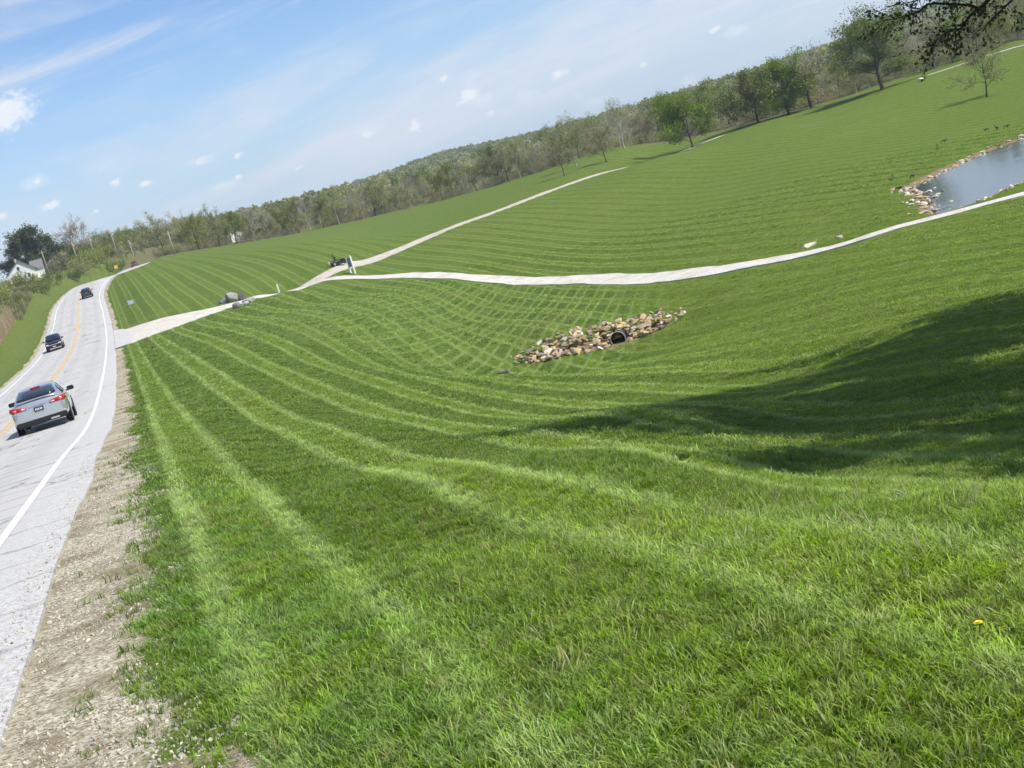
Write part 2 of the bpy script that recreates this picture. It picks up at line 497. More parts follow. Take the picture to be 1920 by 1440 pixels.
def add(name, me, parent=None, loc=None, rot=None, scl=None, label=None, cat=None, group=None, kind=None):
    o = bpy.data.objects.new(name, me)
    COL.objects.link(o)
    if parent is not None:
        o.parent = parent
    if loc is not None:
        o.location = loc
    if rot is not None:
        o.rotation_euler = rot
    if scl is not None:
        o.scale = scl if not isinstance(scl, (int, float)) else (scl, scl, scl)
    if label:
        o['label'] = label
    if cat:
        o['category'] = cat
    if group:
        o['group'] = group
    if kind:
        o['kind'] = kind
    return o


def fattr(me, name, vals):
    a = me.attributes.new(name, 'FLOAT', 'POINT')
    a.data.foreach_set('value', np.asarray(vals, np.float32))


# ------------------------------------------------------------------ lawn colour: one node group shared by the ground sheet and the blades
def make_lawn_group():
    ng = bpy.data.node_groups.new("lawn_colour", 'ShaderNodeTree')
    ng.interface.new_socket("Color", in_out='OUTPUT', socket_type='NodeSocketColor')
    ng.interface.new_socket("Light", in_out='OUTPUT', socket_type='NodeSocketFloat')
    g = NT(ng)
    out = g.n('NodeGroupOutput')
    P = g.pos()
    x, y, z = g.xyz(P)
    flatp = g.comb(x, y, 0.0)
    w1 = g.noise(flatp, 0.09, 3)
    w2 = g.noise(flatp, 0.7, 3)
    warp = g.m('ADD', g.m('MULTIPLY', g.m('SUBTRACT', w1, 0.5), 2.0), g.m('MULTIPLY', g.m('SUBTRACT', w2, 0.5), 0.45))

    def stripes(ax, ay, off, period, split, width, warpk):
        """Mower passes come in pairs: a light wheel line at 0 and at split, the strip between them laid dark."""
        s = g.m('ADD', g.m('ADD', g.m('MULTIPLY', x, ax), g.m('MULTIPLY', y, ay)), off)
        s = g.m('ADD', s, g.m('MULTIPLY', warp, warpk))
        if period:
            t = g.m('DIVIDE', s, period)
        else:        # passes get wider away from the road
            t = g.m('MULTIPLY', g.m('LOGARITHM', g.m('ADD', 1.0, g.m('DIVIDE', g.m('MAXIMUM', g.m('MINIMUM', s, 18.0), -16.0), 18.9)), math.e), 10.3)
            t = g.m('ADD', t, g.m('DIVIDE', g.m('MAXIMUM', g.m('SUBTRACT', s, 18.0), 0.0), 3.0))
            t = g.m('SUBTRACT', t, 10.3 * math.log(1 + .73 / 18.9))
        t = g.m('FRACT', t)
        a = g.m('MINIMUM', t, g.m('SUBTRACT', 1.0, t))
        b = g.m('ABSOLUTE', g.m('SUBTRACT', t, split))
        line = g.rng(g.m('MINIMUM', a, b), width * 0.25, width, 1.0, 0.0)
        par = g.rng(t, split - .03, split + .03, 1.0, 0.0)
        return line, par
    # A: passes parallel to the road
    la, pa = stripes(0.970, 0.2425, 0.0, None, 0.62, 0.088, 0.12)
    # B: passes at an angle over the far bank of the hollow
    lb, pb = stripes(0.983, -0.182, 1.75 * 80, 1.75, 0.58, 0.10, 0.16)
    # C: faint cross passes
    lc, pc = stripes(0.17, 0.985, 0.0, 1.9, 0.55, 0.13, 0.9)
    rough_n = g.noise(flatp, 1.7, 5, 0.65)
    # where B is strong: the bank above the riprap; weaker up the slope to the drive
    dx = g.m('DIVIDE', g.m('SUBTRACT', g.m('ADD', x, g.m('MULTIPLY', y, 0.08)), 5.0), 13.0)
    dy = g.m('DIVIDE', g.m('SUBTRACT', y, 102.0), 36.0)
    rr = g.m('ADD', g.m('MULTIPLY', dx, dx), g.m('MULTIPLY', dy, dy))
    mb = g.rng(rr, 0.55, 1.3, 1.0, 0.0)
    # right of the hollow and on the far field the passes are fainter
    ma = g.m('MULTIPLY', g.m('MULTIPLY', g.rng(g.m('SUBTRACT', x, g.m('MULTIPLY', y, .06)), 0.0, 6.0, 1.0, g.rng(y, 90.0, 130.0, .42, .85)), g.rng(g.m('SUBTRACT', y, g.m('MULTIPLY', x, -1.2)), 150.0, 230.0, 1.0, 0.75)), g.rng(y, 6.0, 13.0, 0.45, 1.0))
    ma = g.m('MULTIPLY', ma, g.rng(g.m('ADD', x, g.m('MULTIPLY', y, .25)), -8.0, -6.0, 0.22, 1.0))
    mc = g.m('MULTIPLY', g.rng(x, -12.0, 4.0, 1.0, 0.3), g.rng(y, 9.0, 20.0, 0.0, 1.0))
    keep = g.rng(g.noise(flatp, 0.9, 6, .68), 0.30, 0.60, 0.45, 1.0)
    light = g.m('MULTIPLY', la, g.m('MULTIPLY', ma, 0.95))
    light = g.m('MAXIMUM', light, g.m('MULTIPLY', lb, g.m('MULTIPLY', mb, 0.95)))
    light = g.m('MAXIMUM', light, g.m('MULTIPLY', lc, g.m('MULTIPLY', mc, 0.62)))
    light = g.m('MULTIPLY', light, keep)
    dark = g.m('ADD', g.m('MULTIPLY', g.m('MULTIPLY', pa, ma), 0.65), g.m('MULTIPLY', g.m('MULTIPLY', pb, mb), 0.45))
    dark = g.m('ADD', dark, g.m('MULTIPLY', g.m('MULTIPLY', pc, mc), 0.38), clamp=True)
    # streaks left by the deck along the passes, and clumpy turf
    lonA = g.m('SUBTRACT', g.m('MULTIPLY', y, .970), g.m('MULTIPLY', x, .2425))
    latA = g.m('ADD', g.m('MULTIPLY', x, .970), g.m('MULTIPLY', y, .2425))
    stA = g.noise(g.comb(g.m('MULTIPLY', latA, 2.6), g.m('MULTIPLY', lonA, .22), 0.0), 1.0, 5, .65)
    stB = g.noise(g.comb(g.m('MULTIPLY', latA, .55), g.m('MULTIPLY', lonA, .9), 3.0), 1.0, 6, .7)
    # broad patches of different turf
    b1 = g.noise(flatp, 0.23, 4, 0.55)
    b2 = g.noise(flatp, 0.035, 3, 0.5)
    b3 = g.noise(flatp, 5.5, 4, 0.7)
    col = g.mix(g.rng(b1, 0.3, 0.7), (0.100, 0.158, 0.018), (0.138, 0.184, 0.024))
    col = g.mix(g.m('MULTIPLY', g.rng(b2, 0.35, 0.7), 0.5), col, (0.160, 0.182, 0.036))
    col = g.mix(g.rng(stA, .32, .70, 0, .55), g.mix(.35, col, (0.045, 0.085, 0.006)), (0.185, 0.235, 0.050))
    col = g.mix(g.rng(stB, .42, .72, 0, .50), col, (0.058, 0.100, 0.010))
    col = g.mix(g.m('MULTIPLY', dark, 1.0), col, (0.032, 0.070, 0.004))
    col = g.mix(g.rng(b3, 0.35, 0.75, 0.0, 0.35), col, (0.19, 0.21, 0.05))
    # bluish tint in patches of grass by the roadside close to the camera
    fx = g.m('ADD', x, g.m('MULTIPLY', y, 0.25))
    blue_tint = g.m('MULTIPLY', g.rng(fx, 0.3, 1.5, 1.0, 0.0), g.rng(y, 8.0, 26.0, 1.0, 0.0))
    blue_tint = g.m('MULTIPLY', blue_tint, g.rng(g.noise(flatp, 0.8, 4, 0.6), 0.35, 0.6))
    col = g.mix(g.m('MULTIPLY', blue_tint, 0.75), col, (0.085, 0.145, 0.060))
    patch2 = g.m('MULTIPLY', g.rng(g.noise(flatp, 0.45, 3, 0.5), 0.52, 0.68), g.rng(y, 5.0, 12.0, 0.7, 0.0))
    col = g.mix(patch2, col, (0.115, 0.180, 0.075))
    col = g.mix(1.0, col, (0.93, 1.01, 0.42), 'MULTIPLY')
    col = g.mix(g.m('MULTIPLY', light, 0.80), col, (0.270, 0.345, 0.125))
    g.put(out.inputs['Color'], col)
    g.put(out.inputs['Light'], light)
    return ng


LAWN = make_lawn_group()


def lawn_col(g):
    nd = g.n('ShaderNodeGroup')
    nd.node_tree = LAWN
    return nd.outputs['Color'], nd.outputs['Light']


def ground_shader(g):
    P = g.pos()
    lc, light = lawn_col(g)
    rough = g.attr('rough')
    grav = g.attr('gravel')
    bare = g.attr('bare')
    n1 = g.noise(P, 0.35, 6, 0.6)
    n2 = g.noise(P, 9.0, 5, 0.65)
    n3 = g.noise(P, 60.0, 3, 0.6)
    # fine tufted grain of the turf
    fib = g.noise(P, 22.0, 5, 0.75)
    lcol = g.mix(g.rng(fib, 0.25, 0.8), g.mix(0.50, lc, (0.025, 0.050, 0.004)), g.mix(0.22, lc, (0.24, 0.32, 0.06)))
    rg = g.mix(n1, (0.075, 0.090, 0.028), (0.155, 0.150, 0.062))
    rg = g.mix(g.rng(n2, 0.45, 0.7, 0, 0.5), rg, (0.20, 0.17, 0.10))
    # turf grain that still reads from afar: clumps, clippings, thin spots
    gr1 = g.noise(P, 1.6, 8, .74)
    gr2 = g.noise(P, 5.0, 6, .72)
    thin = g.noise(P, .11, 5, .62)
    lcol = g.mix(g.rng(gr1, .36, .66), g.mix(.34, lcol, (.030, .060, .004)), g.mix(.16, lcol, (.26, .33, .085)))
    lcol = g.mix(g.rng(gr2, .40, .72, 0, .30), lcol, (.050, .088, .008))
    lcol = g.mix(g.rng(thin, .50, .72, 0, .38), lcol, (.150, .165, .048))
    col = g.mix(rough, lcol, rg)
    # gravel shoulder
    vor = g.n('ShaderNodeTexVoronoi', feature='F1')
    g.put(vor.inputs['Vector'], P)
    vor.inputs['Scale'].default_value = 55.0
    vcol = g.xyz(vor.outputs['Color'])
    gc = g.mix(vcol[0], (0.165, 0.138, 0.085), (0.66, 0.61, 0.475))
    gc = g.mix(g.rng(g.noise(P, 1.3, 5, 0.65), 0.42, 0.62), gc, g.mix(vcol[1], (0.15, 0.118, 0.07), (0.33, 0.28, 0.185)))
    gm = g.m('ADD', grav, g.m('MULTIPLY', g.m('SUBTRACT', g.noise(P, 3.0, 5, 0.7), 0.5), 0.9))
    gm = g.rng(gm, 0.35, 0.65)
    col = g.mix(gm, col, gc)
    dirt = g.mix(n2, (0.13, 0.095, 0.055), (0.27, 0.20, 0.125))
    col = g.mix(g.rng(g.m('ADD', bare, g.m('MULTIPLY', g.m('SUBTRACT', n2, 0.5), 0.8)), 0.4, 0.7), col, dirt)
    h = g.m('ADD', g.m('MULTIPLY', fib, 0.04), g.m('MULTIPLY', n3, 0.006))
    return principled(g, col, 0.9, 0, g.bump(h, 0.7, 1.0), 0.06)


M_GROUND = material("turf_and_verge", ground_shader)


def build_ground():
    az = np.concatenate([np.arange(-180, -34, 3.0), np.arange(-34, -27, .5), np.arange(-27, 27, .1), np.arange(27, 34, .5), np.arange(34, 180, 3.0)])
    az = np.radians(az)
    r = np.concatenate([[0.25, .6, 1.0, 1.4, 1.8], np.exp(np.arange(math.log(2.1), math.log(950), .0135)), np.exp(np.arange(math.log(960), math.log(9000), .045))])
    A, Rr = np.meshgrid(az, r)
    X = (Rr * np.sin(A)).ravel()
    Y = (Rr * np.cos(A)).ravel()
    Z = land(X, Y)
    nr, na = len(r), len(az)
    idx = np.arange(nr * na).reshape(nr, na)
    a = idx[:-1]
    b = idx[1:]
    quad = np.stack([a, np.roll(a, -1, 1), np.roll(b, -1, 1), b], -1).reshape(-1, 4)[:, ::-1]
    fan_c = nr * na
    V = np.column_stack([np.append(X, 0), np.append(Y, 0), np.append(Z, gz(0, 0))])
    faces = quad.tolist() if False else quad
    me = mesh_np("ground", V[:-1], faces, [M_GROUND])
    # surface kinds
    d, at = along(ROAD, X, Y)
    edge_n = wob(X, Y, 1.3, 9) * .25 + wob(X, Y, 4.5, 10) * .18
    right = d > 0
    width = np.where(right, shoulder_w(Y), .5)
    grav = (1 - sstep(np.abs(d) + edge_n, EDGE + width - .25, EDGE + width + .3))
    # wide worn turnout in front of the camera on the near shoulder
    worn = right & (Y < 9)
    grav = np.maximum(grav, np.where(worn, (1 - sstep(np.abs(d) + edge_n * .6, EDGE + .86, EDGE + 1.1)) * (1 - sstep(Y, 5.0, 5.6)), 0))
    fattr(me, 'gravel', grav)
    Rr = np.hypot(X, Y)
    edge = np.interp(np.degrees(np.arctan2(X, Y)), [-30, -14, -13, -9, -3, 3, 8, 12, 16, 20, 25], [430, 430, 360, 420, 432, 405, 345, 322, 318, 330, 300])
    rough = sstep(Rr, edge, edge + 14)
    left = (d < 0) & (np.abs(d) > EDGE + 4 + 2 * wob(X, Y, .15, 12)) & (Y < 330)
    rough = np.maximum(rough, np.where(left, sstep(np.abs(d), EDGE + 5, EDGE + 10), 0))
    hl = (X < -92) & (X > -135) & (Y > 340) & (Y < 450)      # mown yard below the house
    rough = np.where(hl, .0, rough)
    rough = np.maximum(rough, np.where((d < 0) & (np.abs(d) > EDGE + .8) & (Y < 420), .30 + .25 * wob(X, Y, .5, 15), 0))
    fattr(me, 'rough', rough)
    bare = (1 - sstep(np.abs(Y - 79.3 - .1 * wob(X, Y, .8, 14)), .9, 2.0)) * sstep(X, .3, 1.8) * (1 - sstep(X, 8.5, 10.5))
    pd, _ = along(_pp, X, Y)
    bare = np.maximum(bare, (1 - sstep(np.abs(pd), .5, 1.1)) * (Y > 60) * (X > 20) * .9)
    fattr(me, 'bare', bare)
    return add("ground", me, kind='structure')


build_ground()


# ------------------------------------------------------------------ road, drive and paths as sheets with a real edge
def concrete_shader(g):
    P = g.pos()
    x, y, z = g.xyz(P)
    lat = g.m('ADD', g.m('MULTIPLY', x, .970), g.m('MULTIPLY', y, .2425))
    lon = g.m('SUBTRACT', g.m('MULTIPLY', y, .970), g.m('MULTIPLY', x, .2425))
    rd = g.comb(lat, lon, 0.0)
    n1 = g.noise(g.comb(g.m('MULTIPLY', lat, 1.2), g.m('MULTIPLY', lon, .16), 0.0), 0.8, 5, 0.6)
    n2 = g.noise(P, 30, 5, 0.7)
    n3 = g.noise(P, 0.22, 5, 0.6)
    col = g.mix(n1, (0.405, 0.393, 0.368), (0.535, 0.518, 0.485))
    col = g.mix(g.rng(n3, 0.5, 0.7, 0, .4), col, (0.40, 0.395, 0.39))
    col = g.mix(g.rng(n2, 0.3, 0.75, 0, .45), col, (0.33, 0.325, 0.315))
    # crackle: hairline transverse cracks plus tarred map cracks
    jit = g.m('MULTIPLY', g.m('SUBTRACT', g.noise(g.comb(g.m('MULTIPLY', lat, .35), g.m('MULTIPLY', lon, .5), 0.0), 1.0, 4, .6), .5), 1.6)
    tr = g.m('ABSOLUTE', g.m('SUBTRACT', g.m('FRACT', g.m('DIVIDE', g.m('ADD', lon, jit), 1.35)), .5))
    tr = g.rng(tr, 0.015, 0.05, 1.0, 0.0)
    tr = g.m('MULTIPLY', tr, g.rng(g.noise(rd, 0.45, 3, .6), 0.34, 0.52))
    v = g.n('ShaderNodeTexVoronoi', feature='DISTANCE_TO_EDGE')
    wv = g.noise(rd, 0.9, 4, .6)
    g.put(v.inputs['Vector'], g.comb(g.m('ADD', g.m('MULTIPLY', lat, .55), g.m('MULTIPLY', wv, .9)), g.m('ADD', g.m('MULTIPLY', lon, .16), wv), 0.0))
    v.inputs['Scale'].default_value = 0.8
    cr = g.m('MULTIPLY', g.rng(v.outputs['Distance'], 0.006, 0.022, 1.0, 0.0), g.rng(g.noise(rd, .3, 3, .6), .48, .58))
    crack = g.m('MAXIMUM', g.m('MULTIPLY', tr, .7), g.m('MULTIPLY', cr, .8))
    col = g.mix(crack, col, (0.10, 0.098, 0.10))
    # wheel tracks, oil
    lc_ = g.m('ABSOLUTE', g.m('SUBTRACT', g.m('ABSOLUTE', g.m('SUBTRACT', g.m('ABSOLUTE', g.m('ADD', lat, 5.36)), 1.75)), .85))
    col = g.mix(g.m('MULTIPLY', g.rng(lc_, .1, .5, 1.0, 0.0), g.rng(n1, .3, .7, .12, .45)), col, (0.30, 0.295, 0.285))
    oil = g.m('MULTIPLY', g.rng(g.m('ABSOLUTE', g.m('ADD', lat, 3.55)), 0.0, .45, 1.0, 0.0), g.rng(g.noise(rd, .6, 3, .6), .52, .68, 0, .35))
    col = g.mix(oil, col, (0.17, 0.165, 0.165))
    # the paved shoulder is rougher and sprinkled with chips near its edge
    sh = g.rng(lat, -2.2, -1.2)
    vp = g.n('ShaderNodeTexVoronoi', feature='F1')
    g.put(vp.inputs['Vector'], P)
    vp.inputs['Scale'].default_value = 48
    vx = g.xyz(vp.outputs['Color'])
    col = g.mix(g.m('MULTIPLY', sh, .5), col, g.mix(vx[0], (0.26, 0.255, 0.25), (0.68, 0.67, 0.65)))
    h = g.m('SUBTRACT', g.m('MULTIPLY', n2, .004), g.m('MULTIPLY', crack, .01))
    return principled(g, col, 0.8, 0, g.bump(h, .6, 1.0), 0.3)


def gravel_shader(tone):
    def b(g):
        P = g.pos()
        vor = g.n('ShaderNodeTexVoronoi', feature='F1')
        g.put(vor.inputs['Vector'], P)
        vor.inputs['Scale'].default_value = 18.0
        c = g.xyz(vor.outputs['Color'])
        n = g.noise(P, 0.8, 5, .65)
        col = g.mix(c[0], tuple(q * .72 for q in tone), tuple(min(.85, q * 1.18) for q in tone))
        col = g.mix(g.rng(n, .42, .70, 0, .75), col, (tone[0] * .62, tone[1] * .56, tone[2] * .47))
        return principled(g, col, .9, 0, g.bump(vor.outputs['Distance'], .5, .03), .2)
    return b


M_ROAD = material("worn_concrete", concrete_shader)
M_GRAVEL = material("white_limestone_gravel", gravel_shader((0.58, 0.55, 0.495)))
M_GRAVEL2 = material("tan_gravel", gravel_shader((0.50, 0.46, 0.395)))


def paint_shader(colr, wear):
    def b(g):
        P = g.pos()
        n = g.noise(P, 7.0, 6, .7)
        n2 = g.noise(P, .5, 3, .6)
        c = g.mix(g.rng(g.m('ADD', n, g.m('MULTIPLY', n2, .4)), .62, .95, 0, wear), colr, (0.40, 0.385, 0.36))
        return principled(g, c, .65, 0, None, .4)
    return b


M_WHITE = material("white_road_paint", paint_shader((0.74, 0.74, 0.73), .5))
M_YELLOW = material("yellow_road_paint", paint_shader((0.60, 0.36, 0.085), .85))


def normals2(line):
    t = np.gradient(line[:, :2], axis=0)
    t /= np.linalg.norm(t, axis=1)[:, None]
    return np.column_stack([t[:, 1], -t[:, 0]])          # to the right of travel


def strip(name, line, offs, zf, mats, lift, skirt=True, **kw):
    """Sheet along a polyline at the lateral offsets offs; zf(x, y, i) gives the height."""
    nr = normals2(line)
    rows = []
    offs = np.asarray(offs, float)
    if offs.ndim == 1:
        offs = np.repeat(offs[None], len(line), 0)
    x = line[:, None, 0] + nr[:, None, 0] * offs
    y = line[:, None, 1] + nr[:, None, 1] * offs
    z = zf(x, y) + lift
    k = offs.shape[1]
    if skirt:
        x = np.column_stack([x[:, :1], x, x[:, -1:]])
        y = np.column_stack([y[:, :1], y, y[:, -1:]])
        z = np.column_stack([z[:, :1] - .22, z, z[:, -1:] - .22])
        k += 2
    n = len(line)
    idx = np.arange(n * k).reshape(n, k)
    q = np.stack([idx[:-1, :-1], idx[:-1, 1:], idx[1:, 1:], idx[1:, :-1]], -1).reshape(-1, 4)
    me = mesh_np(name, np.column_stack([x.ravel(), y.ravel(), z.ravel()]), q, mats, smooth=False)
    return add(name, me, **kw)


def road_z(x, y):
    d, at = along(ROAD, x, y)
    z = np.interp(at, np.arange(len(ROAD)), ROAD[:, 2]) - .018 * np.abs(d)
    return z.reshape(np.shape(x)) + .06


_rf = spline(ROAD[:, :3], 1.0)
rs = np.random.RandomState(5)
_jag = np.cumsum(rs.normal(0, .02, len(_rf)))
_jag = (_jag - np.convolve(_jag, np.ones(15) / 15, 'same')) * .9
_o = np.column_stack([-EDGE + _jag, np.full(len(_rf), -2.0), np.zeros(len(_rf)), np.full(len(_rf), 2.0), np.full(len(_rf), 3.6), EDGE + _jag[::-1]])
road = strip("road", _rf, _o, road_z, [M_ROAD], 0.0, kind='structure')
strip("edge_line", _rf, [LANE - .05, LANE + .06], road_z, [M_WHITE], .006, False, kind='structure')
strip("edge_line", _rf, [-LANE - .06, -LANE + .05], road_z, [M_WHITE], .006, False, kind='structure')
strip("centre_line", _rf, [.07, .19], road_z, [M_YELLOW], .006, False, kind='structure')
strip("centre_line", _rf, [-.19, -.07], road_z, [M_YELLOW], .006, False, kind='structure')


def land2(x, y):
    return land(np.ravel(x), np.ravel(y), False).reshape(np.shape(x))


def path_offs(line, w0, w1, seed, n=6):
    r2 = np.random.RandomState(seed)
    t = np.linspace(0, 1, len(line))
    hw = w0 if w1 is None else w0 + (w1 - w0) * t
    j = lambda: np.convolve(r2.normal(0, .17, len(line)), np.ones(2) / 2, 'same')
    a, b = -hw + j(), hw + j()
    return np.stack([a + (b - a) * k / n for k in range(n + 1)], 1)


strip("drive", DRIVE, path_offs(DRIVE, np.interp(DRIVE[:, 0], [-25, 5, 14, 19, 24, 31], [1.3, 1.35, 1.3, 1.05, .8, .8]), None, 3), land2, [M_GRAVEL], .02, kind='structure')
LOW = spline([(-30.9, 119.3), (-30.24, 121), (-29.48, 126), (-28.47, 133), (-27.19, 140), (-26.22, 147), (-25.17, 153), (-24.13, 158.5)], 1.2)
UPP = spline([(-41.1, 160.6), (-39.92, 159), (-36.5, 156), (-32.46, 153.5), (-29.67, 154), (-27.58, 155.5), (-26.08, 158), (-24.6, 161)], 1.2)


def between(A, B, n, m):
    """Sheet of quads between two polylines."""
    ra = np.linspace(0, 1, n)
    f = lambda L: np.column_stack([np.interp(ra, np.linspace(0, 1, len(L)), L[:, k]) for k in range(2)])
    A, B = f(A), f(B)
    t = np.linspace(0, 1, m)[None, :, None]
    P = A[:, None] * (1 - t) + B[:, None] * t
    x, y = P[..., 0], P[..., 1]
    z = land2(x, y) + .05
    z[:, 0] -= .04
    z[:, -1] -= .04
    idx = np.arange(n * m).reshape(n, m)
    q = np.stack([idx[:-1, :-1], idx[1:, :-1], idx[1:, 1:], idx[:-1, 1:]], -1).reshape(-1, 4)
    return np.column_stack([x.ravel(), y.ravel(), z.ravel()]), q[:, ::-1]


_v, _q = between(LOW, UPP, 44, 26)
add("drive", mesh_np("drive_mouth", _v, _q, [M_GRAVEL], False), kind='structure')
strip("path", FIELD_PATH, path_offs(FIELD_PATH, 1.45, 1.4, 4), land2, [M_GRAVEL2], .03, kind='structure')
strip("lane", FAR_LANE, path_offs(FAR_LANE, .9, .9, 6), land2, [M_GRAVEL2], .05, kind='structure')


# concrete apron between the road and the gravel drive
def build_apron():
    P = []
    for yy, o0, o1 in ((118.0, 4.32, 4.36), (120, 4.32, 5.5), (127, 4.32, 5.8), (138, 4.32, 6.0), (149, 4.32, 5.8), (158, 4.32, 5.5), (161.5, 4.32, 4.4)):
        k = np.interp(yy, ROAD[:, 1], np.arange(len(ROAD)))
        c = np.array([np.interp(k, np.arange(len(ROAD)), ROAD[:, j]) for j in range(2)])
        nrm = np.array([.970, .2425])
        P.append([c + nrm * (o0 + (o1 - o0) * t) for t in np.linspace(0, 1, 6)])
    P = np.array(P)
    x, y = P[..., 0], P[..., 1]
    z = np.maximum(road_z(x, y) - .004, land2(x, y) + .075)
    n, k = x.shape
    idx = np.arange(n * k).reshape(n, k)
    q = np.stack([idx[:-1, :-1], idx[:-1, 1:], idx[1:, 1:], idx[1:, :-1]], -1).reshape(-1, 4)
    me = mesh_np("drive_apron", np.column_stack([x.ravel(), y.ravel(), z.ravel()]), q, [M_ROAD], False)
    add("drive_apron", me, kind='structure')


build_apron()


# pond water
def water_shader(g):
    P = g.pos()
    n = g.noise(P, .9, 4, .6)
    n2 = g.noise(P, .25, 3, .5)
    h = g.m('ADD', n, g.m('MULTIPLY', n2, 2.0))
    return principled(g, (0.02, 0.03, 0.03), .07, 0, g.bump(h, .12, .05), .5, IOR=1.33)


M_WATER = material("pond_water", water_shader)
bm = bmesh.new()
bm.faces.new([bm.verts.new((a, b, WATER_Z)) for a, b in POND])
bmesh.ops.triangulate(bm, faces=bm.faces[:])
me = bpy.data.meshes.new("pond")
bm.to_mesh(me)
bm.free()
me.materials.append(M_WATER)
add("pond", me, kind='structure')
for p_ in bpy.data.meshes['pond'].polygons:
    if p_.normal.z < 0:
        p_.flip()


# ------------------------------------------------------------------ scattering (for what nobody could count)
def scatter(name, P, rot, scl, idx, objs, label=None, cat=None, kind='stuff'):
    """Instance the meshes objs on the points P. rot (n,3) euler, scl (n,) scale, idx (n,) which mesh."""
    src = bpy.data.collections.new(name + "_kinds")
    for i, me in enumerate(objs):
        src.objects.link(bpy.data.objects.new("%s_kind_%02d" % (name, i), me))
    me = bpy.data.meshes.new(name)
    me.vertices.add(len(P))
    me.vertices.foreach_set('co', np.asarray(P, np.float32).ravel())
    a = me.attributes.new('rot', 'FLOAT_VECTOR', 'POINT')
    a.data.foreach_set('vector', np.asarray(rot, np.float32).ravel())
    fattr(me, 'scl', scl)
    a = me.attributes.new('idx', 'INT', 'POINT')
    a.data.foreach_set('value', np.asarray(idx, np.int32))
    o = add(name, me, label=label, cat=cat, kind=kind)
    ng = bpy.data.node_groups.new(name + "_scatter", 'GeometryNodeTree')
    ng.interface.new_socket("Geometry", in_out='INPUT', socket_type='NodeSocketGeometry')
    ng.interface.new_socket("Geometry", in_out='OUTPUT', socket_type='NodeSocketGeometry')
    gi = ng.nodes.new('NodeGroupInput')
    go = ng.nodes.new('NodeGroupOutput')
    ci = ng.nodes.new('GeometryNodeCollectionInfo')
    ci.inputs['Collection'].default_value = src
    ci.inputs['Separate Children'].default_value = True
    ci.inputs['Reset Children'].default_value = True
    ip = ng.nodes.new('GeometryNodeInstanceOnPoints')
    ip.inputs['Pick Instance'].default_value = True

    def named(attr, typ):
        nd = ng.nodes.new('GeometryNodeInputNamedAttribute')
        nd.data_type = typ
        nd.inputs['Name'].default_value = attr
        return nd.outputs['Attribute']
    L = ng.links.new
    L(gi.outputs[0], ip.inputs['Points'])
    L(ci.outputs[0], ip.inputs['Instance'])
    L(named('idx', 'INT'), ip.inputs['Instance Index'])
    e2r = ng.nodes.new('FunctionNodeEulerToRotation')
    L(named('rot', 'FLOAT_VECTOR'), e2r.inputs[0])
    L(e2r.outputs[0], ip.inputs['Rotation'])
    cb = ng.nodes.new('ShaderNodeCombineXYZ')
    sc = named('scl', 'FLOAT')
    for k in range(3):
        L(sc, cb.inputs[k])
    L(cb.outputs[0], ip.inputs['Scale'])
    L(ip.outputs[0], go.inputs[0])
    md = o.modifiers.new("scatter", 'NODES')
    md.node_group = ng
    return o


# ------------------------------------------------------------------ plant materials
def leaf_shader(c0, c1, trans=.3, space=.9):
    def b(g):
        n = g.noise(g.obj(), space, 4, .6)
        r = g.rand()
        c = g.mix(n, c0, c1)
        c = g.hsv(c, g.m('ADD', .485, g.m('MULTIPLY', r, .03)), g.m('ADD', .85, g.m('MULTIPLY', r, .25)), g.m('ADD', .82, g.m('MULTIPLY', r, .38)))
        d = principled(g, c, .55, 0, None, .25)
        t = g.n('ShaderNodeBsdfTranslucent')
        g.put(t.inputs['Color'], g.hsv(c, .49, 1.1, 1.25))
        mx = g.n('ShaderNodeMixShader')
        mx.inputs[0].default_value = trans
        g.t.links.new(d, mx.inputs[1])
        g.t.links.new(t.outputs[0], mx.inputs[2])
        return mx.outputs[0]
    return b


def bark_shader(c0, c1):
    def b(g):
        n = g.noise(g.obj(), 3.0, 5, .65)
        r = g.rand()
        c = g.hsv(g.mix(n, c0, c1), .5, 1.0, g.m('ADD', .8, g.m('MULTIPLY', r, .4)))
        return principled(g, c, .9, 0, None, .15)
    return b


M_BARK = material("bark_dark", bark_shader((.040, .032, .024), (.095, .078, .060)))
M_BARK_GREY = material("bark_grey", bark_shader((.235, .210, .175), (.380, .345, .295)))
M_TWIG = material("twigs_brown", bark_shader((.220, .190, .145), (.350, .310, .245)))
M_LEAF_FRESH = material("leaves_fresh", leaf_shader((.098, .148, .018), (.190, .240, .034)))
M_LEAF_BUD = material("leaves_budding", leaf_shader((.205, .222, .070), (.355, .370, .140)))
M_LEAF_TAN = material("leaves_tan_bud", leaf_shader((.270, .255, .135), (.420, .400, .235)))
M_LEAF_DARK = material("leaves_dark", leaf_shader((.040, .078, .014), (.095, .155, .030)))
M_LEAF_YEL = material("leaves_yellow_green", leaf_shader((.150, .190, .030), (.270, .290, .060)))
M_LEAF_NEAR = material("leaves_near", leaf_shader((.040, .060, .014), (.090, .110, .028), .35, 2.0))


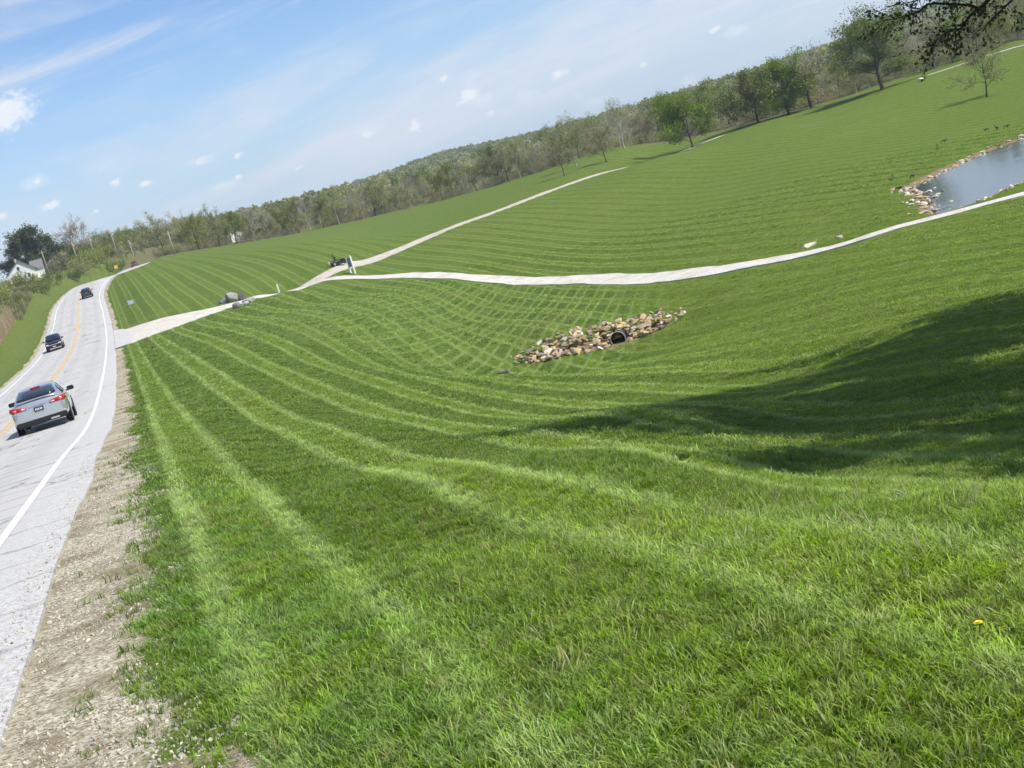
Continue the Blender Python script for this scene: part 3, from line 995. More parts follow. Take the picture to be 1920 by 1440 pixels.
# ------------------------------------------------------------------ tree growing
class Wood:
    def __init__(self, rng):
        self.rng = rng
        self.v = []
        self.f = []
        self.n = 0
        self.tips = []

    def tube(self, pts, rad, k):
        pts = np.asarray(pts)
        m = len(pts)
        t = np.gradient(pts, axis=0)
        t /= np.linalg.norm(t, axis=1)[:, None] + 1e-9
        ref = np.array([0.31, 0.95, 0.05])
        a = np.cross(t, ref)
        a /= np.linalg.norm(a, axis=1)[:, None] + 1e-9
        b = np.cross(t, a)
        ang = np.arange(k) * 2 * math.pi / k
        ring = pts[:, None] + (a[:, None] * np.cos(ang)[None, :, None] + b[:, None] * np.sin(ang)[None, :, None]) * np.asarray(rad)[:, None, None]
        self.v.append(ring.reshape(-1, 3))
        idx = self.n + np.arange(m * k).reshape(m, k)
        q = np.stack([idx[:-1], np.roll(idx[:-1], -1, 1), np.roll(idx[1:], -1, 1), idx[1:]], -1).reshape(-1, 4)
        self.f.append(q)
        self.n += m * k

    def limb(self, p, d, length, r0, r1, k, nseg, wobble, lift):
        d = d / np.linalg.norm(d)
        pts = [np.array(p, float)]
        for i in range(nseg):
            d = d + self.rng.normal(0, wobble, 3) + np.array([0, 0, lift])
            d /= np.linalg.norm(d)
            pts.append(pts[-1] + d * length / nseg)
        pts = np.array(pts)
        self.tube(pts, np.linspace(r0, r1, nseg + 1), k)
        return pts

    def mesh(self, name, mat):
        return mesh_np(name, np.vstack(self.v), np.vstack(self.f), [mat], True)


def perp_dir(rng, d, spread):
    r = rng.normal(0, 1, 3)
    r -= d * r.dot(d)
    r /= np.linalg.norm(r) + 1e-9
    v = d * math.cos(spread) + r * math.sin(spread)
    return v / np.linalg.norm(v)


def sample(pts, t):
    x = t * (len(pts) - 1)
    i = min(int(x), len(pts) - 2)
    return pts[i] + (pts[i + 1] - pts[i]) * (x - i), (pts[i + 1] - pts[i]) / (np.linalg.norm(pts[i + 1] - pts[i]) + 1e-9)


def cards(C, size, rng, aspect=.62, flat=0.0):
    n = len(C)
    a = rng.normal(0, 1, (n, 3))
    a[:, 2] *= (1 - flat)
    a /= np.linalg.norm(a, axis=1)[:, None]
    b = rng.normal(0, 1, (n, 3))
    b[:, 2] *= (1 - flat)
    b -= a * (a * b).sum(1)[:, None]
    b /= np.linalg.norm(b, axis=1)[:, None] + 1e-9
    s = size * rng.uniform(.55, 1.35, n)
    a = a * s[:, None]
    b = b * (s * aspect)[:, None]
    V = np.stack([C - a * .5, C + b * .5 + a * .08, C + a * .5, C - b * .5 + a * .08], 1).reshape(-1, 3)
    return V, np.arange(4 * n).reshape(n, 4)


def grow(seed, H=12.0, W=11.0, first=.25, limbs=9, subs=6, twigs=4, fine=3, r0=None, fork=False, up=.05, crown_mid=.6, lean=0.0, twig_r=.014, droop=0.0):
    """Returns Wood and an array of twig-end points for leaves."""
    rng = np.random.RandomState(seed)
    w = Wood(rng)
    r0 = r0 or H * .018
    tp = w.limb((0, 0, -.15), np.array([lean + rng.normal(0, .04), rng.normal(0, .04), 1]), H * .86, r0 * 1.15, r0 * .22, 7, 8, .05, .05)
    flare = np.array([(0, 0, -.3), (0, 0, .25), (0, 0, .7)])
    w.tube(flare, [r0 * 1.9, r0 * 1.45, r0 * 1.1], 7)
    tips = []
    az = rng.uniform(0, 6.28)
    for i in range(limbs):
        t = first + (1 - first) * (i + rng.uniform(.0, .9)) / limbs
        p, d = sample(tp, min(t / .86 * .86 / 1.0, .99))
        az += 2.4 + rng.normal(0, .35)
        u = (t - first) / (1 - first)
        prof = math.sqrt(max(.06, 1 - ((u - (crown_mid - .3)) / (.78)) ** 2))
        el = math.radians(rng.uniform(12, 34) + 42 * u) - droop
        L = W * .5 * prof * rng.uniform(.82, 1.12) / max(.6, math.cos(el)) * (.95 if u < .8 else .7)
        dv = np.array([math.cos(az) * math.cos(el), math.sin(az) * math.cos(el), math.sin(el)])
        rl = r0 * (.50 - .28 * u) * rng.uniform(.8, 1.15)
        lp = w.limb(p, dv, L, rl, rl * .22, 5, 5, .13, up)
        for j in range(subs):
            tt = rng.uniform(.25, 1.0) if j else .98
            p2, d2 = sample(lp, tt)
            d3 = perp_dir(rng, d2, rng.uniform(.45, 1.05)) + np.array([0, 0, .15 - droop * .4])
            L2 = L * rng.uniform(.28, .5)
            rs2 = rl * .42 * (1.1 - .6 * tt)
            sp = w.limb(p2, d3, L2, max(rs2, twig_r * 1.6), twig_r, 4, 3, .16, up - droop * .1)
            for k in range(twigs):
                p3, d4 = sample(sp, rng.uniform(.2, 1.0) if k else .99)
                d5 = perp_dir(rng, d4, rng.uniform(.35, 1.0)) + np.array([0, 0, .12 - droop * .6])
                L3 = L2 * rng.uniform(.35, .6)
                tw = w.limb(p3, d5, L3, twig_r * 1.15, twig_r * .5, 3, 2, .2, up)
                tips.append(tw[-1])
                tips.append(tw[1])
                for m in range(fine):
                    p4, d6 = sample(tw, rng.uniform(.2, 1.0))
                    d7 = perp_dir(rng, d6, rng.uniform(.4, 1.0))
                    t4 = w.limb(p4, d7, L3 * rng.uniform(.4, .7), twig_r * .8, twig_r * .35, 3, 1, 0, 0)
                    tips.append(t4[-1])
    return w, np.array(tips), rng


def crown_mesh(name, tips, rng, n, size, spread, mat, aspect=.62):
    i = rng.randint(0, len(tips), n)
    C = tips[i] + rng.normal(0, spread, (n, 3))
    V, F = cards(C, size, rng, aspect)
    return mesh_np(name, V, F, [mat], False)


class TreeKind:
    def __init__(self, name, seed, bark, leaf, n, size, spread, **kw):
        w, tips, rng = grow(seed, **kw)
        self.trunk = w.mesh(name + "_trunk", bark)
        self.crown = crown_mesh(name + "_crown", tips, rng, n, size, spread, leaf)
        self.H = max(v[:, 2].max() for v in w.v)


KINDS = {
    'bare': [TreeKind('bare_tree', 11, M_BARK_GREY, M_LEAF_TAN, 900, .30, .35, H=12, W=11, first=.22, limbs=10, subs=7, twigs=5, fine=4, twig_r=.022),
             TreeKind('bare_tree', 12, M_BARK_GREY, M_LEAF_TAN, 700, .28, .35, H=12, W=9, first=.30, limbs=10, subs=7, twigs=5, fine=4, twig_r=.022, lean=.08)],
    'bud': [TreeKind('budding_tree', 21, M_TWIG, M_LEAF_BUD, 4200, .34, .42, H=12, W=10.5, first=.18, limbs=10, subs=6, twigs=4, fine=2, twig_r=.02),
            TreeKind('budding_tree', 22, M_BARK, M_LEAF_BUD, 3400, .34, .45, H=12, W=12, first=.22, limbs=9, subs=6, twigs=4, fine=2, twig_r=.02, lean=-.1),
            TreeKind('budding_tree', 23, M_TWIG, M_LEAF_TAN, 3600, .32, .42, H=12, W=10, first=.2, limbs=10, subs=6, twigs=4, fine=2, twig_r=.02)],
    'fresh': [TreeKind('leafing_tree', 31, M_BARK, M_LEAF_FRESH, 5200, .36, .48, H=12, W=11, first=.2, limbs=10, subs=6, twigs=4, fine=1, twig_r=.02),
              TreeKind('leafing_tree', 32, M_BARK, M_LEAF_YEL, 4600, .36, .48, H=12, W=10, first=.15, limbs=10, subs=6, twigs=4, fine=1, twig_r=.02)],
}


def ground_tree(name, kind_obj, x, y, H, rz, label, cat='tree', group=None, widen=1.0, tilt=0.0):
    root = add(name, None, loc=(x, y, gz(x, y)), label=label, cat=cat, group=group)
    root.empty_display_size = .5
    s = H / kind_obj.H
    root.rotation_euler = (tilt, 0, rz)
    root.scale = (s * widen, s * widen, s)
    add("trunk", kind_obj.trunk, root)
    add("crown", kind_obj.crown, root)
    return root


# ---- single trees of the park
lone = TreeKind('lone_tree', 41, M_BARK, M_LEAF_FRESH, 24000, .42, .62, H=13, W=16.5, first=.16, limbs=12, subs=7, twigs=4, fine=1, twig_r=.02, crown_mid=.45)
ground_tree('park_tree', lone, 50.6, 301.5, 13.4, .4, "rounded bright green tree standing alone beside the pale path end", widen=1.35)
spare = TreeKind('spare_tree', 42, M_BARK, M_LEAF_BUD, 3000, .28, .4, H=9, W=9.5, first=.28, limbs=9, subs=7, twigs=5, fine=3, twig_r=.018)
spare2 = TreeKind('spare_tree', 45, M_BARK_GREY, M_LEAF_BUD, 1900, .26, .4, H=9, W=8, first=.3, limbs=9, subs=7, twigs=5, fine=3, twig_r=.018)
ground_tree('young_tree', spare, 22.8, 299.0, 9.6, .2, "nearly bare young tree nearest the straight path, leftmost of the field trio", group="field trees by the straight path")
ground_tree('young_tree', spare2, 28.0, 325.0, 12.6, 1.4, "tallest and middle one of the three young trees beyond the straight path", group="field trees by the straight path")
ground_tree('young_tree', spare, 33.2, 310.0, 10.4, 2.9, "thin brownish young tree, rightmost of the three beyond the straight path", group="field trees by the straight path")
ground_tree('park_tree', spare2, 42.8, 352.0, 13.0, 4.0, "tall bare grey tree at the wood edge between the trio and lone green tree")
wide = TreeKind('spreading_tree', 43, M_BARK, M_LEAF_FRESH, 15000, .42, .6, H=10, W=14, first=.10, limbs=12, subs=7, twigs=4, fine=1, twig_r=.02, crown_mid=.4, droop=.15)
ground_tree('spreading_tree', wide, 68.4, 316.0, 11.6, .6, "low spreading dark green tree right of the lone rounded tree", widen=1.35)
willow = TreeKind('willow_tree', 44, M_BARK, M_LEAF_FRESH, 14000, .40, .6, H=11, W=12, first=.12, limbs=12, subs=7, twigs=4, fine=1, twig_r=.02, crown_mid=.45, droop=.2)
ground_tree('spreading_tree', willow, 75.4, 316.0, 13.2, 2.2, "drooping green tree between the dark spreading tree and the tan oak", widen=1.3)
oak = TreeKind('oak_tree', 47, M_BARK, M_LEAF_TAN, 4600, .34, .45, H=13, W=12, first=.16, limbs=10, subs=7, twigs=5, fine=2, twig_r=.022, r0=.40, lean=-.12)
ground_tree('oak_tree', oak, 80.2, 314.0, 14.6, .9, "tan budding oak with thick dark leaning trunk at the field edge", widen=1.3)
big = TreeKind('big_tree', 46, M_BARK, M_LEAF_FRESH, 21000, .42, .7, H=16, W=16.5, first=.22, limbs=12, subs=7, twigs=5, fine=2, twig_r=.024, r0=.36, crown_mid=.55)
ground_tree('big_tree', big, 89.0, 290.5, 17.4, 3.3, "tallest open-crowned green tree with forked trunk at the field edge", widen=1.35)
ground_tree('young_tree', spare, 78.6, 209.0, 9.4, 5.2, "small thin tree standing alone on the slope above the pond", widen=1.3)
# ---- around the white house
dense = TreeKind('dense_tree', 48, M_BARK, M_LEAF_DARK, 26000, .60, .65, H=14, W=15, first=.08, limbs=14, subs=7, twigs=4, fine=1, twig_r=.03, crown_mid=.42)
ground_tree('dense_tree', dense, -141.5, 482.0, 17.0, .3, "dense dark green tree rising behind the white house", widen=1.15)
elm = TreeKind('elm_tree', 49, M_BARK_GREY, M_LEAF_BUD, 3000, .30, .4, H=16, W=16, first=.18, limbs=15, subs=8, twigs=6, fine=4, twig_r=.045, r0=.42, crown_mid=.75, up=.08)
ground_tree('elm_tree', elm, -133.0, 505.0, 19.0, 1.1, "tall bare grey elm right of the dense dark tree", widen=1.3)
ground_tree('bare_tree', KINDS['bare'][0], -163.0, 470.0, 13.0, .5, "grey bare tree at the picture's left edge behind the pole")
ground_tree('bare_tree', KINDS['bare'][1], -155.0, 505.0, 12.5, 2.5, "bare tree between the left edge and the dense dark tree")


# ---- the row along the far edge of the mown field
def edge_r(az):
    return float(np.interp(az, [-30, -14, -13, -9, -3, 3, 8, 12, 16, 20, 25], [430, 430, 392, 428, 440, 408, 362, 335, 326, 322, 312]))


ORD = ["first", "second", "third", "fourth", "fifth", "sixth", "seventh", "eighth", "ninth", "tenth", "eleventh", "twelfth", "thirteenth", "fourteenth", "fifteenth",
       "sixteenth", "seventeenth", "eighteenth", "nineteenth", "twentieth", "twenty-first", "twenty-second", "twenty-third", "twenty-fourth", "twenty-fifth", "twenty-sixth",
       "twenty-seventh", "twenty-eighth", "twenty-ninth", "thirtieth", "thirty-first", "thirty-second"]
LOOK = {'bare': "bare grey tree", 'bud': "tan-green budding tree", 'fresh': "bright green leafing tree"}
rr = random.Random(17)
count = {'bare': 0, 'bud': 0, 'fresh': 0}
az = -11.6
row = []
while az < 21.5:
    u = rr.random()
    if az < -9.2:
        k = 'bud' if u < .55 else ('fresh' if u < .8 else 'bare')
        H = rr.uniform(10.5, 13.5)
    elif az < 9:
        k = 'bare' if u < .40 else ('bud' if u < .86 else 'fresh')
        H = rr.uniform(8.4, 12.4)
    else:
        k = 'bare' if u < .25 else ('bud' if u < .75 else 'fresh')
        H = rr.uniform(8.0, 10.5)
    row.append((az, k, H))
    az += rr.uniform(.36, .70)
for az, k, H in row:
    count[k] += 1
    if count[k] > len(ORD):
        continue
    r = edge_r(az) + rr.uniform(2, 16)
    x, y = r * math.sin(math.radians(az)), r * math.cos(math.radians(az))
    lab = "%s %s from the left along the far field edge" % (ORD[count[k] - 1], LOOK[k])
    ground_tree({'bare': 'bare_tree', 'bud': 'budding_tree', 'fresh': 'leafing_tree'}[k], rr.choice(KINDS[k]), x, y, H, rr.uniform(0, 6.28), lab,
                group="trees along the far field edge", widen=rr.uniform(.85, 1.2))


# ---- the wood behind that row and the wooded hills: one mass each
def joined(name, parts):
    """Join (verts, faces, material) triples into one mesh."""
    V, F, M, n = [], [], [], 0
    mats = []
    for k, (v, f, mt) in enumerate(parts):
        V.append(v)
        F.append(f + n)
        M.append(np.full(len(f), k))
        n += len(v)
        mats.append(mt)
    return mesh_np(name, np.vstack(V), np.vstack(F), mats, False, np.concatenate(M))


def wood_tree(seed, bark, leaf, n, size, H, W):
    w, tips, rng = grow(seed, H=H, W=W, first=.15, limbs=8, subs=5, twigs=4, fine=2, twig_r=.03)
    i = rng.randint(0, len(tips), n)
    V, F = cards(tips[i] + rng.normal(0, .5, (n, 3)), size, rng)
    return joined("wood_tree", [(np.vstack(w.v), np.vstack(w.f), bark), (V, F, leaf)])


WOODS = [wood_tree(61, M_BARK_GREY, M_LEAF_TAN, 1000, .42, 10, 9), wood_tree(62, M_TWIG, M_LEAF_BUD, 2300, .46, 10, 9), wood_tree(63, M_TWIG, M_LEAF_TAN, 1900, .44, 10, 9),
         wood_tree(64, M_BARK_GREY, M_LEAF_BUD, 1300, .42, 10, 8), wood_tree(65, M_BARK, M_LEAF_FRESH, 2400, .46, 10, 9)]


def brush(seed, leaf, n, H, W, twig, stems=26, size=.2):
    rng = np.random.RandomState(seed)
    w = Wood(rng)
    tips = []
    for i in range(stems):
        a = rng.uniform(0, 6.28)
        p = np.array([math.cos(a), math.sin(a), 0]) * rng.uniform(0, W * .3)
        el = rng.uniform(.7, 1.45)
        L = H * rng.uniform(.7, 1.1)
        lp = w.limb(p, np.array([math.cos(a) * math.cos(el), math.sin(a) * math.cos(el), math.sin(el)]), L, .02, .008, 3, 3, .15, 0)
        for j in range(7):
            p2, d2 = sample(lp, rng.uniform(.25, 1))
            t = w.limb(p2, perp_dir(rng, d2, rng.uniform(.4, 1)), L * rng.uniform(.2, .4), .009, .005, 3, 2, .2, 0)
            tips += [t[-1], t[1]]
    tips = np.array(tips)
    i = rng.randint(0, len(tips), n)
    V, F = cards(tips[i] + rng.normal(0, .18, (n, 3)), size, rng)
    return np.vstack(w.v), np.vstack(w.f), V, F


def brush_mesh(name, seed, leaf, n, H, W, twig, **kw):
    a, b, c, d = brush(seed, leaf, n, H, W, twig, **kw)
    return joined(name, [(a, b, twig), (c, d, leaf)])


THICKET = [brush_mesh("thicket", 71, M_LEAF_BUD, 520, 3.0, 4, M_TWIG, size=.22), brush_mesh("thicket", 72, M_LEAF_BUD, 700, 2.6, 4, M_TWIG, size=.24)]
rs = np.random.RandomState(21)
n = 460
az = np.where(rs.uniform(0, 1, n) < .10, rs.uniform(-14.2, -10.5, n), rs.uniform(-13, 30, n))
dep = rs.uniform(10, 85, n)
r = np.array([edge_r(a) for a in az]) + dep
X, Y = r * np.sin(np.radians(az)), r * np.cos(np.radians(az))
d, _ = along(ROAD, X, Y)
ok = np.abs(d) > 11
ok &= ~((X < -97) & (Y < 470))
X, Y, az = X[ok], Y[ok], az[ok]
sc = rs.uniform(.42, .66, len(X)) * np.where((az > 9) & (az < 17), .78, 1.0) * np.where(az < -9, 1.1, 1.0)
scatter("woods", np.column_stack([X, Y, land(X, Y) - .2]), np.column_stack([np.zeros(len(X)), np.zeros(len(X)), rs.uniform(0, 6.28, len(X))]), sc,
        rs.choice(5, len(X), p=[.20, .32, .14, .18, .16]), WOODS, label="budding wood massed behind the far field edge", cat="woods")
n = 380
az = np.where(rs.uniform(0, 1, n) < .18, rs.uniform(-13.6, -10.5, n), rs.uniform(-12.5, 28, n))
r = np.array([edge_r(a) for a in az]) + rs.uniform(2, 26, n)
X, Y = r * np.sin(np.radians(az)), r * np.cos(np.radians(az))
d, _ = along(ROAD, X, Y)
ok = np.abs(d) > 9
X, Y = X[ok], Y[ok]
scatter("undergrowth", np.column_stack([X, Y, land(X, Y) - .1]), np.column_stack([np.zeros(len(X)), np.zeros(len(X)), rs.uniform(0, 6.28, len(X))]), rs.uniform(.5, 1.0, len(X)),
        rs.choice(2, len(X)), THICKET, label="brown thicket along the foot of the far wood", cat="undergrowth")


# thick roadside growth beyond the crest
n = 420
Y = rs.uniform(440, 660, n)
X = np.interp(Y, ROAD[:, 1], ROAD[:, 0]) + np.where(rs.uniform(0, 1, n) < .75, -rs.uniform(8.5, 48, n), rs.uniform(9, 40, n))
ok = ~((X < -112) & (Y < 492))
X, Y = X[ok], Y[ok]
scatter("roadside_thicket", np.column_stack([X, Y, land(X, Y) - .1]), np.column_stack([np.zeros(len(X)), np.zeros(len(X)), rs.uniform(0, 6.28, len(X))]), rs.uniform(.42, .72, len(X)),
        rs.choice(5, len(X), p=[.12, .3, .18, .1, .3]), WOODS, label="green and brown growth along the road beyond its crest", cat="undergrowth")


def far_crown(seed, leaf):
    rng = np.random.RandomState(seed)
    n = 560
    d = rng.normal(0, 1, (n, 3))
    d /= np.linalg.norm(d, axis=1)[:, None]
    C = d * rng.uniform(.55, 1.0, n)[:, None] ** .5 * np.array([4.4, 4.4, 4.2]) * (1 + .18 * np.sin(d[:, :1] * 5 + seed) + .15 * np.sin(d[:, 1:2] * 7)) + np.array([0, 0, 6.4])
    V, F = cards(C, 1.15, rng, .8)
    k = Wood(rng)
    k.tube([(0, 0, 0), (0, 0, 5.0)], [.3, .16], 4)
    return joined("far_crown", [(V, F, leaf), (np.vstack(k.v), np.vstack(k.f), M_BARK_GREY)])


FAR = [far_crown(81, M_LEAF_BUD), far_crown(82, M_LEAF_TAN), far_crown(83, M_LEAF_FRESH), far_crown(84, M_LEAF_BUD)]
n = 15500
az = rs.uniform(-30, 30, n)
r = np.sqrt(rs.uniform(760 ** 2, 1780 ** 2, n))
keep = rs.uniform(0, 1, n) < np.where(r < 1150, .45, 1.0)
az, r = az[keep], r[keep]
X, Y = r * np.sin(np.radians(az)), r * np.cos(np.radians(az))
scatter("forest", np.column_stack([X, Y, land(X, Y) - .5]), np.column_stack([np.zeros(len(X)), np.zeros(len(X)), rs.uniform(0, 6.28, len(X))]), rs.uniform(.75, 1.25, len(X)),
        rs.choice(4, len(X), p=[.34, .16, .30, .20]), FAR, label="spring forest covering the long far ridge", cat="forest")


# ---- shrubs and reeds on the left of the road
def shrub(x, y, s, seed, leaf, twig, label, n=1500, H=2.4, W=3.2, size=.2, name='shrub', group="shrubs beside the road"):
    root = add(name, None, loc=(x, y, gz(x, y) - .05), label=label, cat='shrub', group=group)
    a, b, c, d = brush(seed, leaf, n, H, W, twig, stems=22, size=size)
    root.scale = (s, s, s)
    add("stem", mesh_np("shrub_stem", a, b, [twig], True), root)
    add("foliage", mesh_np("shrub_foliage", c, d, [leaf], False), root)


SH = [(-87.5, 262, 1.4, M_LEAF_YEL, "yellow-green shrub at the left edge below the white house"),
      (-83.5, 285, 1.2, M_LEAF_FRESH, "green shrub in front of the house, second from the left edge"),
      (-94.5, 305, 1.3, M_LEAF_YEL, "broad yellow-green shrub covering the house's lower left corner"),
      (-99.5, 325, 1.35, M_LEAF_FRESH, "largest green shrub directly below the house's gable"),
      (-91.5, 322, 1.3, M_LEAF_FRESH, "small green shrub below the mown yard"),
      (-77.5, 236, 1.5, M_LEAF_BUD, "olive shrub above the top of the dry reed patch"),
      (-71.5, 216, 1.5, M_LEAF_FRESH, "green shrub behind the dry reed patch at the left edge"),
      (-68.0, 203, 1.2, M_LEAF_BUD, "low olive shrub touching the dry reeds"),
      (-96.0, 356, 1.2, M_LEAF_DARK, "dark low shrub at the foot of the yard near the road"),
      (-101.5, 385, 1.6, M_LEAF_BUD, "brown-green shrub where the road reaches the crest"),
      (-105.5, 405, 2.0, M_LEAF_YEL, "big yellow-green shrub left of the road crest"),
      (-108.5, 425, 2.2, M_LEAF_YEL, "tallest yellow-green shrub beyond the road crest"),
      (-104.0, 432, 1.7, M_LEAF_FRESH, "green shrub closest to the road beyond the crest"),
      (-112.0, 450, 2.3, M_LEAF_YEL, "yellow-green shrub under the poles beyond the crest"),
      (-118.0, 470, 2.0, M_LEAF_FRESH, "green shrub at the right end of the mown yard"),
      (-128.5, 478, 1.9, M_LEAF_DARK, "dark evergreen shrub under the bare elm"),
      (-134.0, 478, 2.0, M_LEAF_TAN, "grey-brown shrub right of the house"),
      (-122.5, 485, 2.2, M_LEAF_DARK, "upright dark evergreen right of the elm trunk")]
for i, (x, y, s, lf, lab) in enumerate(SH):
    shrub(x, y, s, 300 + i, lf, M_TWIG, lab)


# dry reeds and rough grass
def reed(seed, H, mat, n=26, bend=.5, wd=.018):
    rng = np.random.RandomState(seed)
    V, F, k = [], [], 0
    for i in range(n):
        a = rng.uniform(0, 6.28)
        p = np.array([rng.normal(0, .25), rng.normal(0, .25), 0])
        h = H * rng.uniform(.55, 1.1)
        side = np.array([-math.sin(a), math.cos(a), 0]) * wd
        out = np.array([math.cos(a), math.sin(a), 0]) * h * bend * rng.uniform(.1, .6)
        pts = [p, p + out * .25 + np.array([0, 0, h * .5]), p + out + np.array([0, 0, h])]
        V += [pts[0] - side, pts[0] + side, pts[1] - side * .8, pts[1] + side * .8, pts[2] - side * .2, pts[2] + side * .2]
        F += [[k, k + 1, k + 3, k + 2], [k + 2, k + 3, k + 5, k + 4]]
        k += 6
    return mesh_np("reed", np.array(V), np.array(F), [mat], False)


M_REED = material("dry_reed", leaf_shader((.33, .245, .14), (.50, .40, .26), .25, .5))
M_ROUGH = material("rough_grass", leaf_shader((.085, .120, .030), (.165, .190, .060), .3, .5))
M_STRAW = material("pale_straw", leaf_shader((.24, .22, .11), (.38, .34, .19), .3, .5))
n = 1500
t = rs.uniform(0, 1, n)
X = -55.5 - 11.5 * t + rs.normal(0, 1.5, n) - 1.2
Y = 166 + 50 * t + rs.normal(0, 1.8, n)
ok = along(ROAD, X, Y)[0] < -(EDGE + 5)
X, Y = X[ok], Y[ok]
scatter("dry_reeds", np.column_stack([X, Y, land(X, Y)]), np.column_stack([np.zeros(len(X)), np.zeros(len(X)), rs.uniform(0, 6.28, len(X))]), rs.uniform(.7, 1.3, len(X)),
        rs.choice(2, len(X)), [reed(1, 1.9, M_REED), reed(2, 1.6, M_REED)], label="patch of dry tan reeds on the left bank of the road", cat="reeds")
n = 9000
Y = rs.uniform(95, 340, n)
ctr = -5.53 - .25 * Y
X = ctr - EDGE - 4.5 - rs.uniform(0, 1, n) ** 1.4 * 45
X, Y = X, Y
ok = ~((X > -70) & (Y > 165) & (Y < 217) & (X < -56))
X, Y = X[ok], Y[ok]
idx = np.where(wob(X, Y, .12, 33) + rs.normal(0, .2, len(X)) > .22, 1, 0)
scatter("rough_grass", np.column_stack([X, Y, land(X, Y)]), np.column_stack([np.zeros(len(X)), np.zeros(len(X)), rs.uniform(0, 6.28, len(X))]), rs.uniform(.5, 1.2, len(X)),
        idx, [reed(3, .85, M_ROUGH, 34, .9, .03), reed(4, 1.0, M_STRAW, 30, .7, .025)], label="unmown rough grass on the bank left of the road", cat="grass")


# ------------------------------------------------------------------ the large tree on the right whose shade falls across the lawn
def near_tree():
    bx, by = 16.5, 17.4
    bz = gz(bx, by)
    rng = np.random.RandomState(77)
    w = Wood(rng)
    H = 17.5
    tp = w.limb((0, 0, -.3), np.array([0, 0, 1.0]), H * .75, .42, .16, 9, 8, .05, .05)
    w.tube([(0, 0, -.3), (0, 0, .3), (0, 0, .9)], [.75, .55, .44], 9)
    cen = np.array([.7, -1.1, 11.4])
    ax = np.array([10.2, 13.6, 5.4])
    tips = []
    for i in range(30):
        t = .30 + .68 * i / 30
        p, d = sample(tp, t)
        a = i * 2.4 + rng.normal(0, .3)
        # aim at a point on the crown ellipsoid
        el = rng.uniform(-.35, 1.2)
        tgt = cen + ax * np.array([math.cos(a) * math.cos(el), math.sin(a) * math.cos(el), math.sin(el)]) * rng.uniform(.8, .98)
        L = np.linalg.norm(tgt - p)
        lp = w.limb(p, (tgt - p) + np.array([0, 0, L * .05]), L, .17 * (1.2 - t), .03, 5, 6, .07, 0)
        for j in range(9):
            p2, d2 = sample(lp, rng.uniform(.3, 1))
            sp = w.limb(p2, perp_dir(rng, d2, rng.uniform(.5, 1.1)), L * rng.uniform(.2, .36), .035, .012, 4, 4, .16, .01)
            for k in range(6):
                p3, d3 = sample(sp, rng.uniform(.15, 1))
                tw = w.limb(p3, perp_dir(rng, d3, rng.uniform(.5, 1.1)), rng.uniform(.5, 1.1), .011, .005, 3, 2, .2, 0)
                tips += [tw[-1], tw[1]]
    # low boughs that hang down on the lawn side
    small = []
    off = np.array([bx, by, bz])
    boughs = [([(9.6, 20.4, 3.5), (8.9, 20.2, 2.85), (8.29, 20, 2.41), (7.85, 20, 2.09), (7.69, 20, 2.01), (7.56, 20, 1.96), (7.38, 20, 1.82), (7.31, 20, 1.81), (7.22, 20, 1.74)], .055),
              ([(7.69, 20, 2.01), (7.58, 19.9, 2.07), (7.45, 19.8, 2.11), (7.15, 19.7, 2.2), (6.88, 19.6, 2.26), (6.76, 19.6, 2.2), (6.63, 19.55, 2.19), (6.40, 19.5, 2.19), (6.2, 19.5, 2.21)], .026),
              ([(10.2, 20.9, 3.4), (9.4, 20.7, 2.7), (8.77, 20.5, 2.24), (8.38, 20.5, 2.01), (8.25, 20.5, 1.94), (8.04, 20.5, 1.84), (7.86, 20.5, 1.70)], .04),
              ([(10.4, 19.7, 3.0), (9.5, 19.5, 2.2), (8.9, 19.4, 1.6), (8.55, 19.4, 1.2), (8.4, 19.3, .9)], .03),
              ([(9.5, 19.5, 2.2), (8.7, 19.2, 1.95), (8.2, 19.1, 1.7), (7.9, 19.0, 1.5)], .018),
              ([(7.38, 20, 1.82), (7.2, 19.9, 1.84), (7.0, 19.8, 1.78), (6.85, 19.8, 1.7)], .012),
              ([(10.2, 20.9, 3.4), (8.6, 20.8, 2.7), (7.9, 20.7, 2.45), (7.2, 20.6, 2.38), (6.6, 20.5, 2.42)], .022)]
    start, _ = sample(tp, .42)
    for pl, rad in boughs:
        P = np.array(pl) - off
        if rad > .035:
            P = np.vstack([start, (start + P[0]) / 2 + np.array([0, 0, .8]), P])
        P3 = spline(P, .25)
        w.tube(P3, np.linspace(rad * (2.2 if rad > .035 else 1.0), .006, len(P3)), 5)
        m = P3[len(P3) // 3:] if rad > .035 else P3
        for j in range(int(16 + 120 * rad + len(m) * .9)):
            p2, d2 = sample(m, rng.uniform(0, 1))
            dirn = perp_dir(rng, d2, rng.uniform(.5, 1.2)) + np.array([0, 0, -.35])
            tw = w.limb(p2, dirn, rng.uniform(.15, .55), .006, .003, 3, 3, .25, -.02)
            for q in np.linspace(.4, 1, 4):
                small.append(sample(tw, q)[0])
    root = add("shade_tree", None, loc=(bx, by, bz), label="large tree overhanging the top right corner with dark drooping twigs", cat="tree")
    add("trunk", w.mesh("shade_tree_trunk", M_BARK), root)
    tips = np.array(tips)
    n = 110000
    C = tips[rng.randint(0, len(tips), n)] + rng.normal(0, .35, (n, 3))
    C = C[~((C[:, 0] + bx < 9.6) & (C[:, 2] + bz < 4.4))]
    V, F = cards(C, .33, rng)
    small = np.array(small)
    C2 = small[rng.randint(0, len(small), 2600)] + rng.normal(0, .035, (2600, 3))
    V2, F2 = cards(C2, .062, rng, .55)
    add("crown", joined("shade_tree_crown", [(V, F, M_LEAF_NEAR), (V2, F2, M_LEAF_NEAR)]), root)


near_tree()


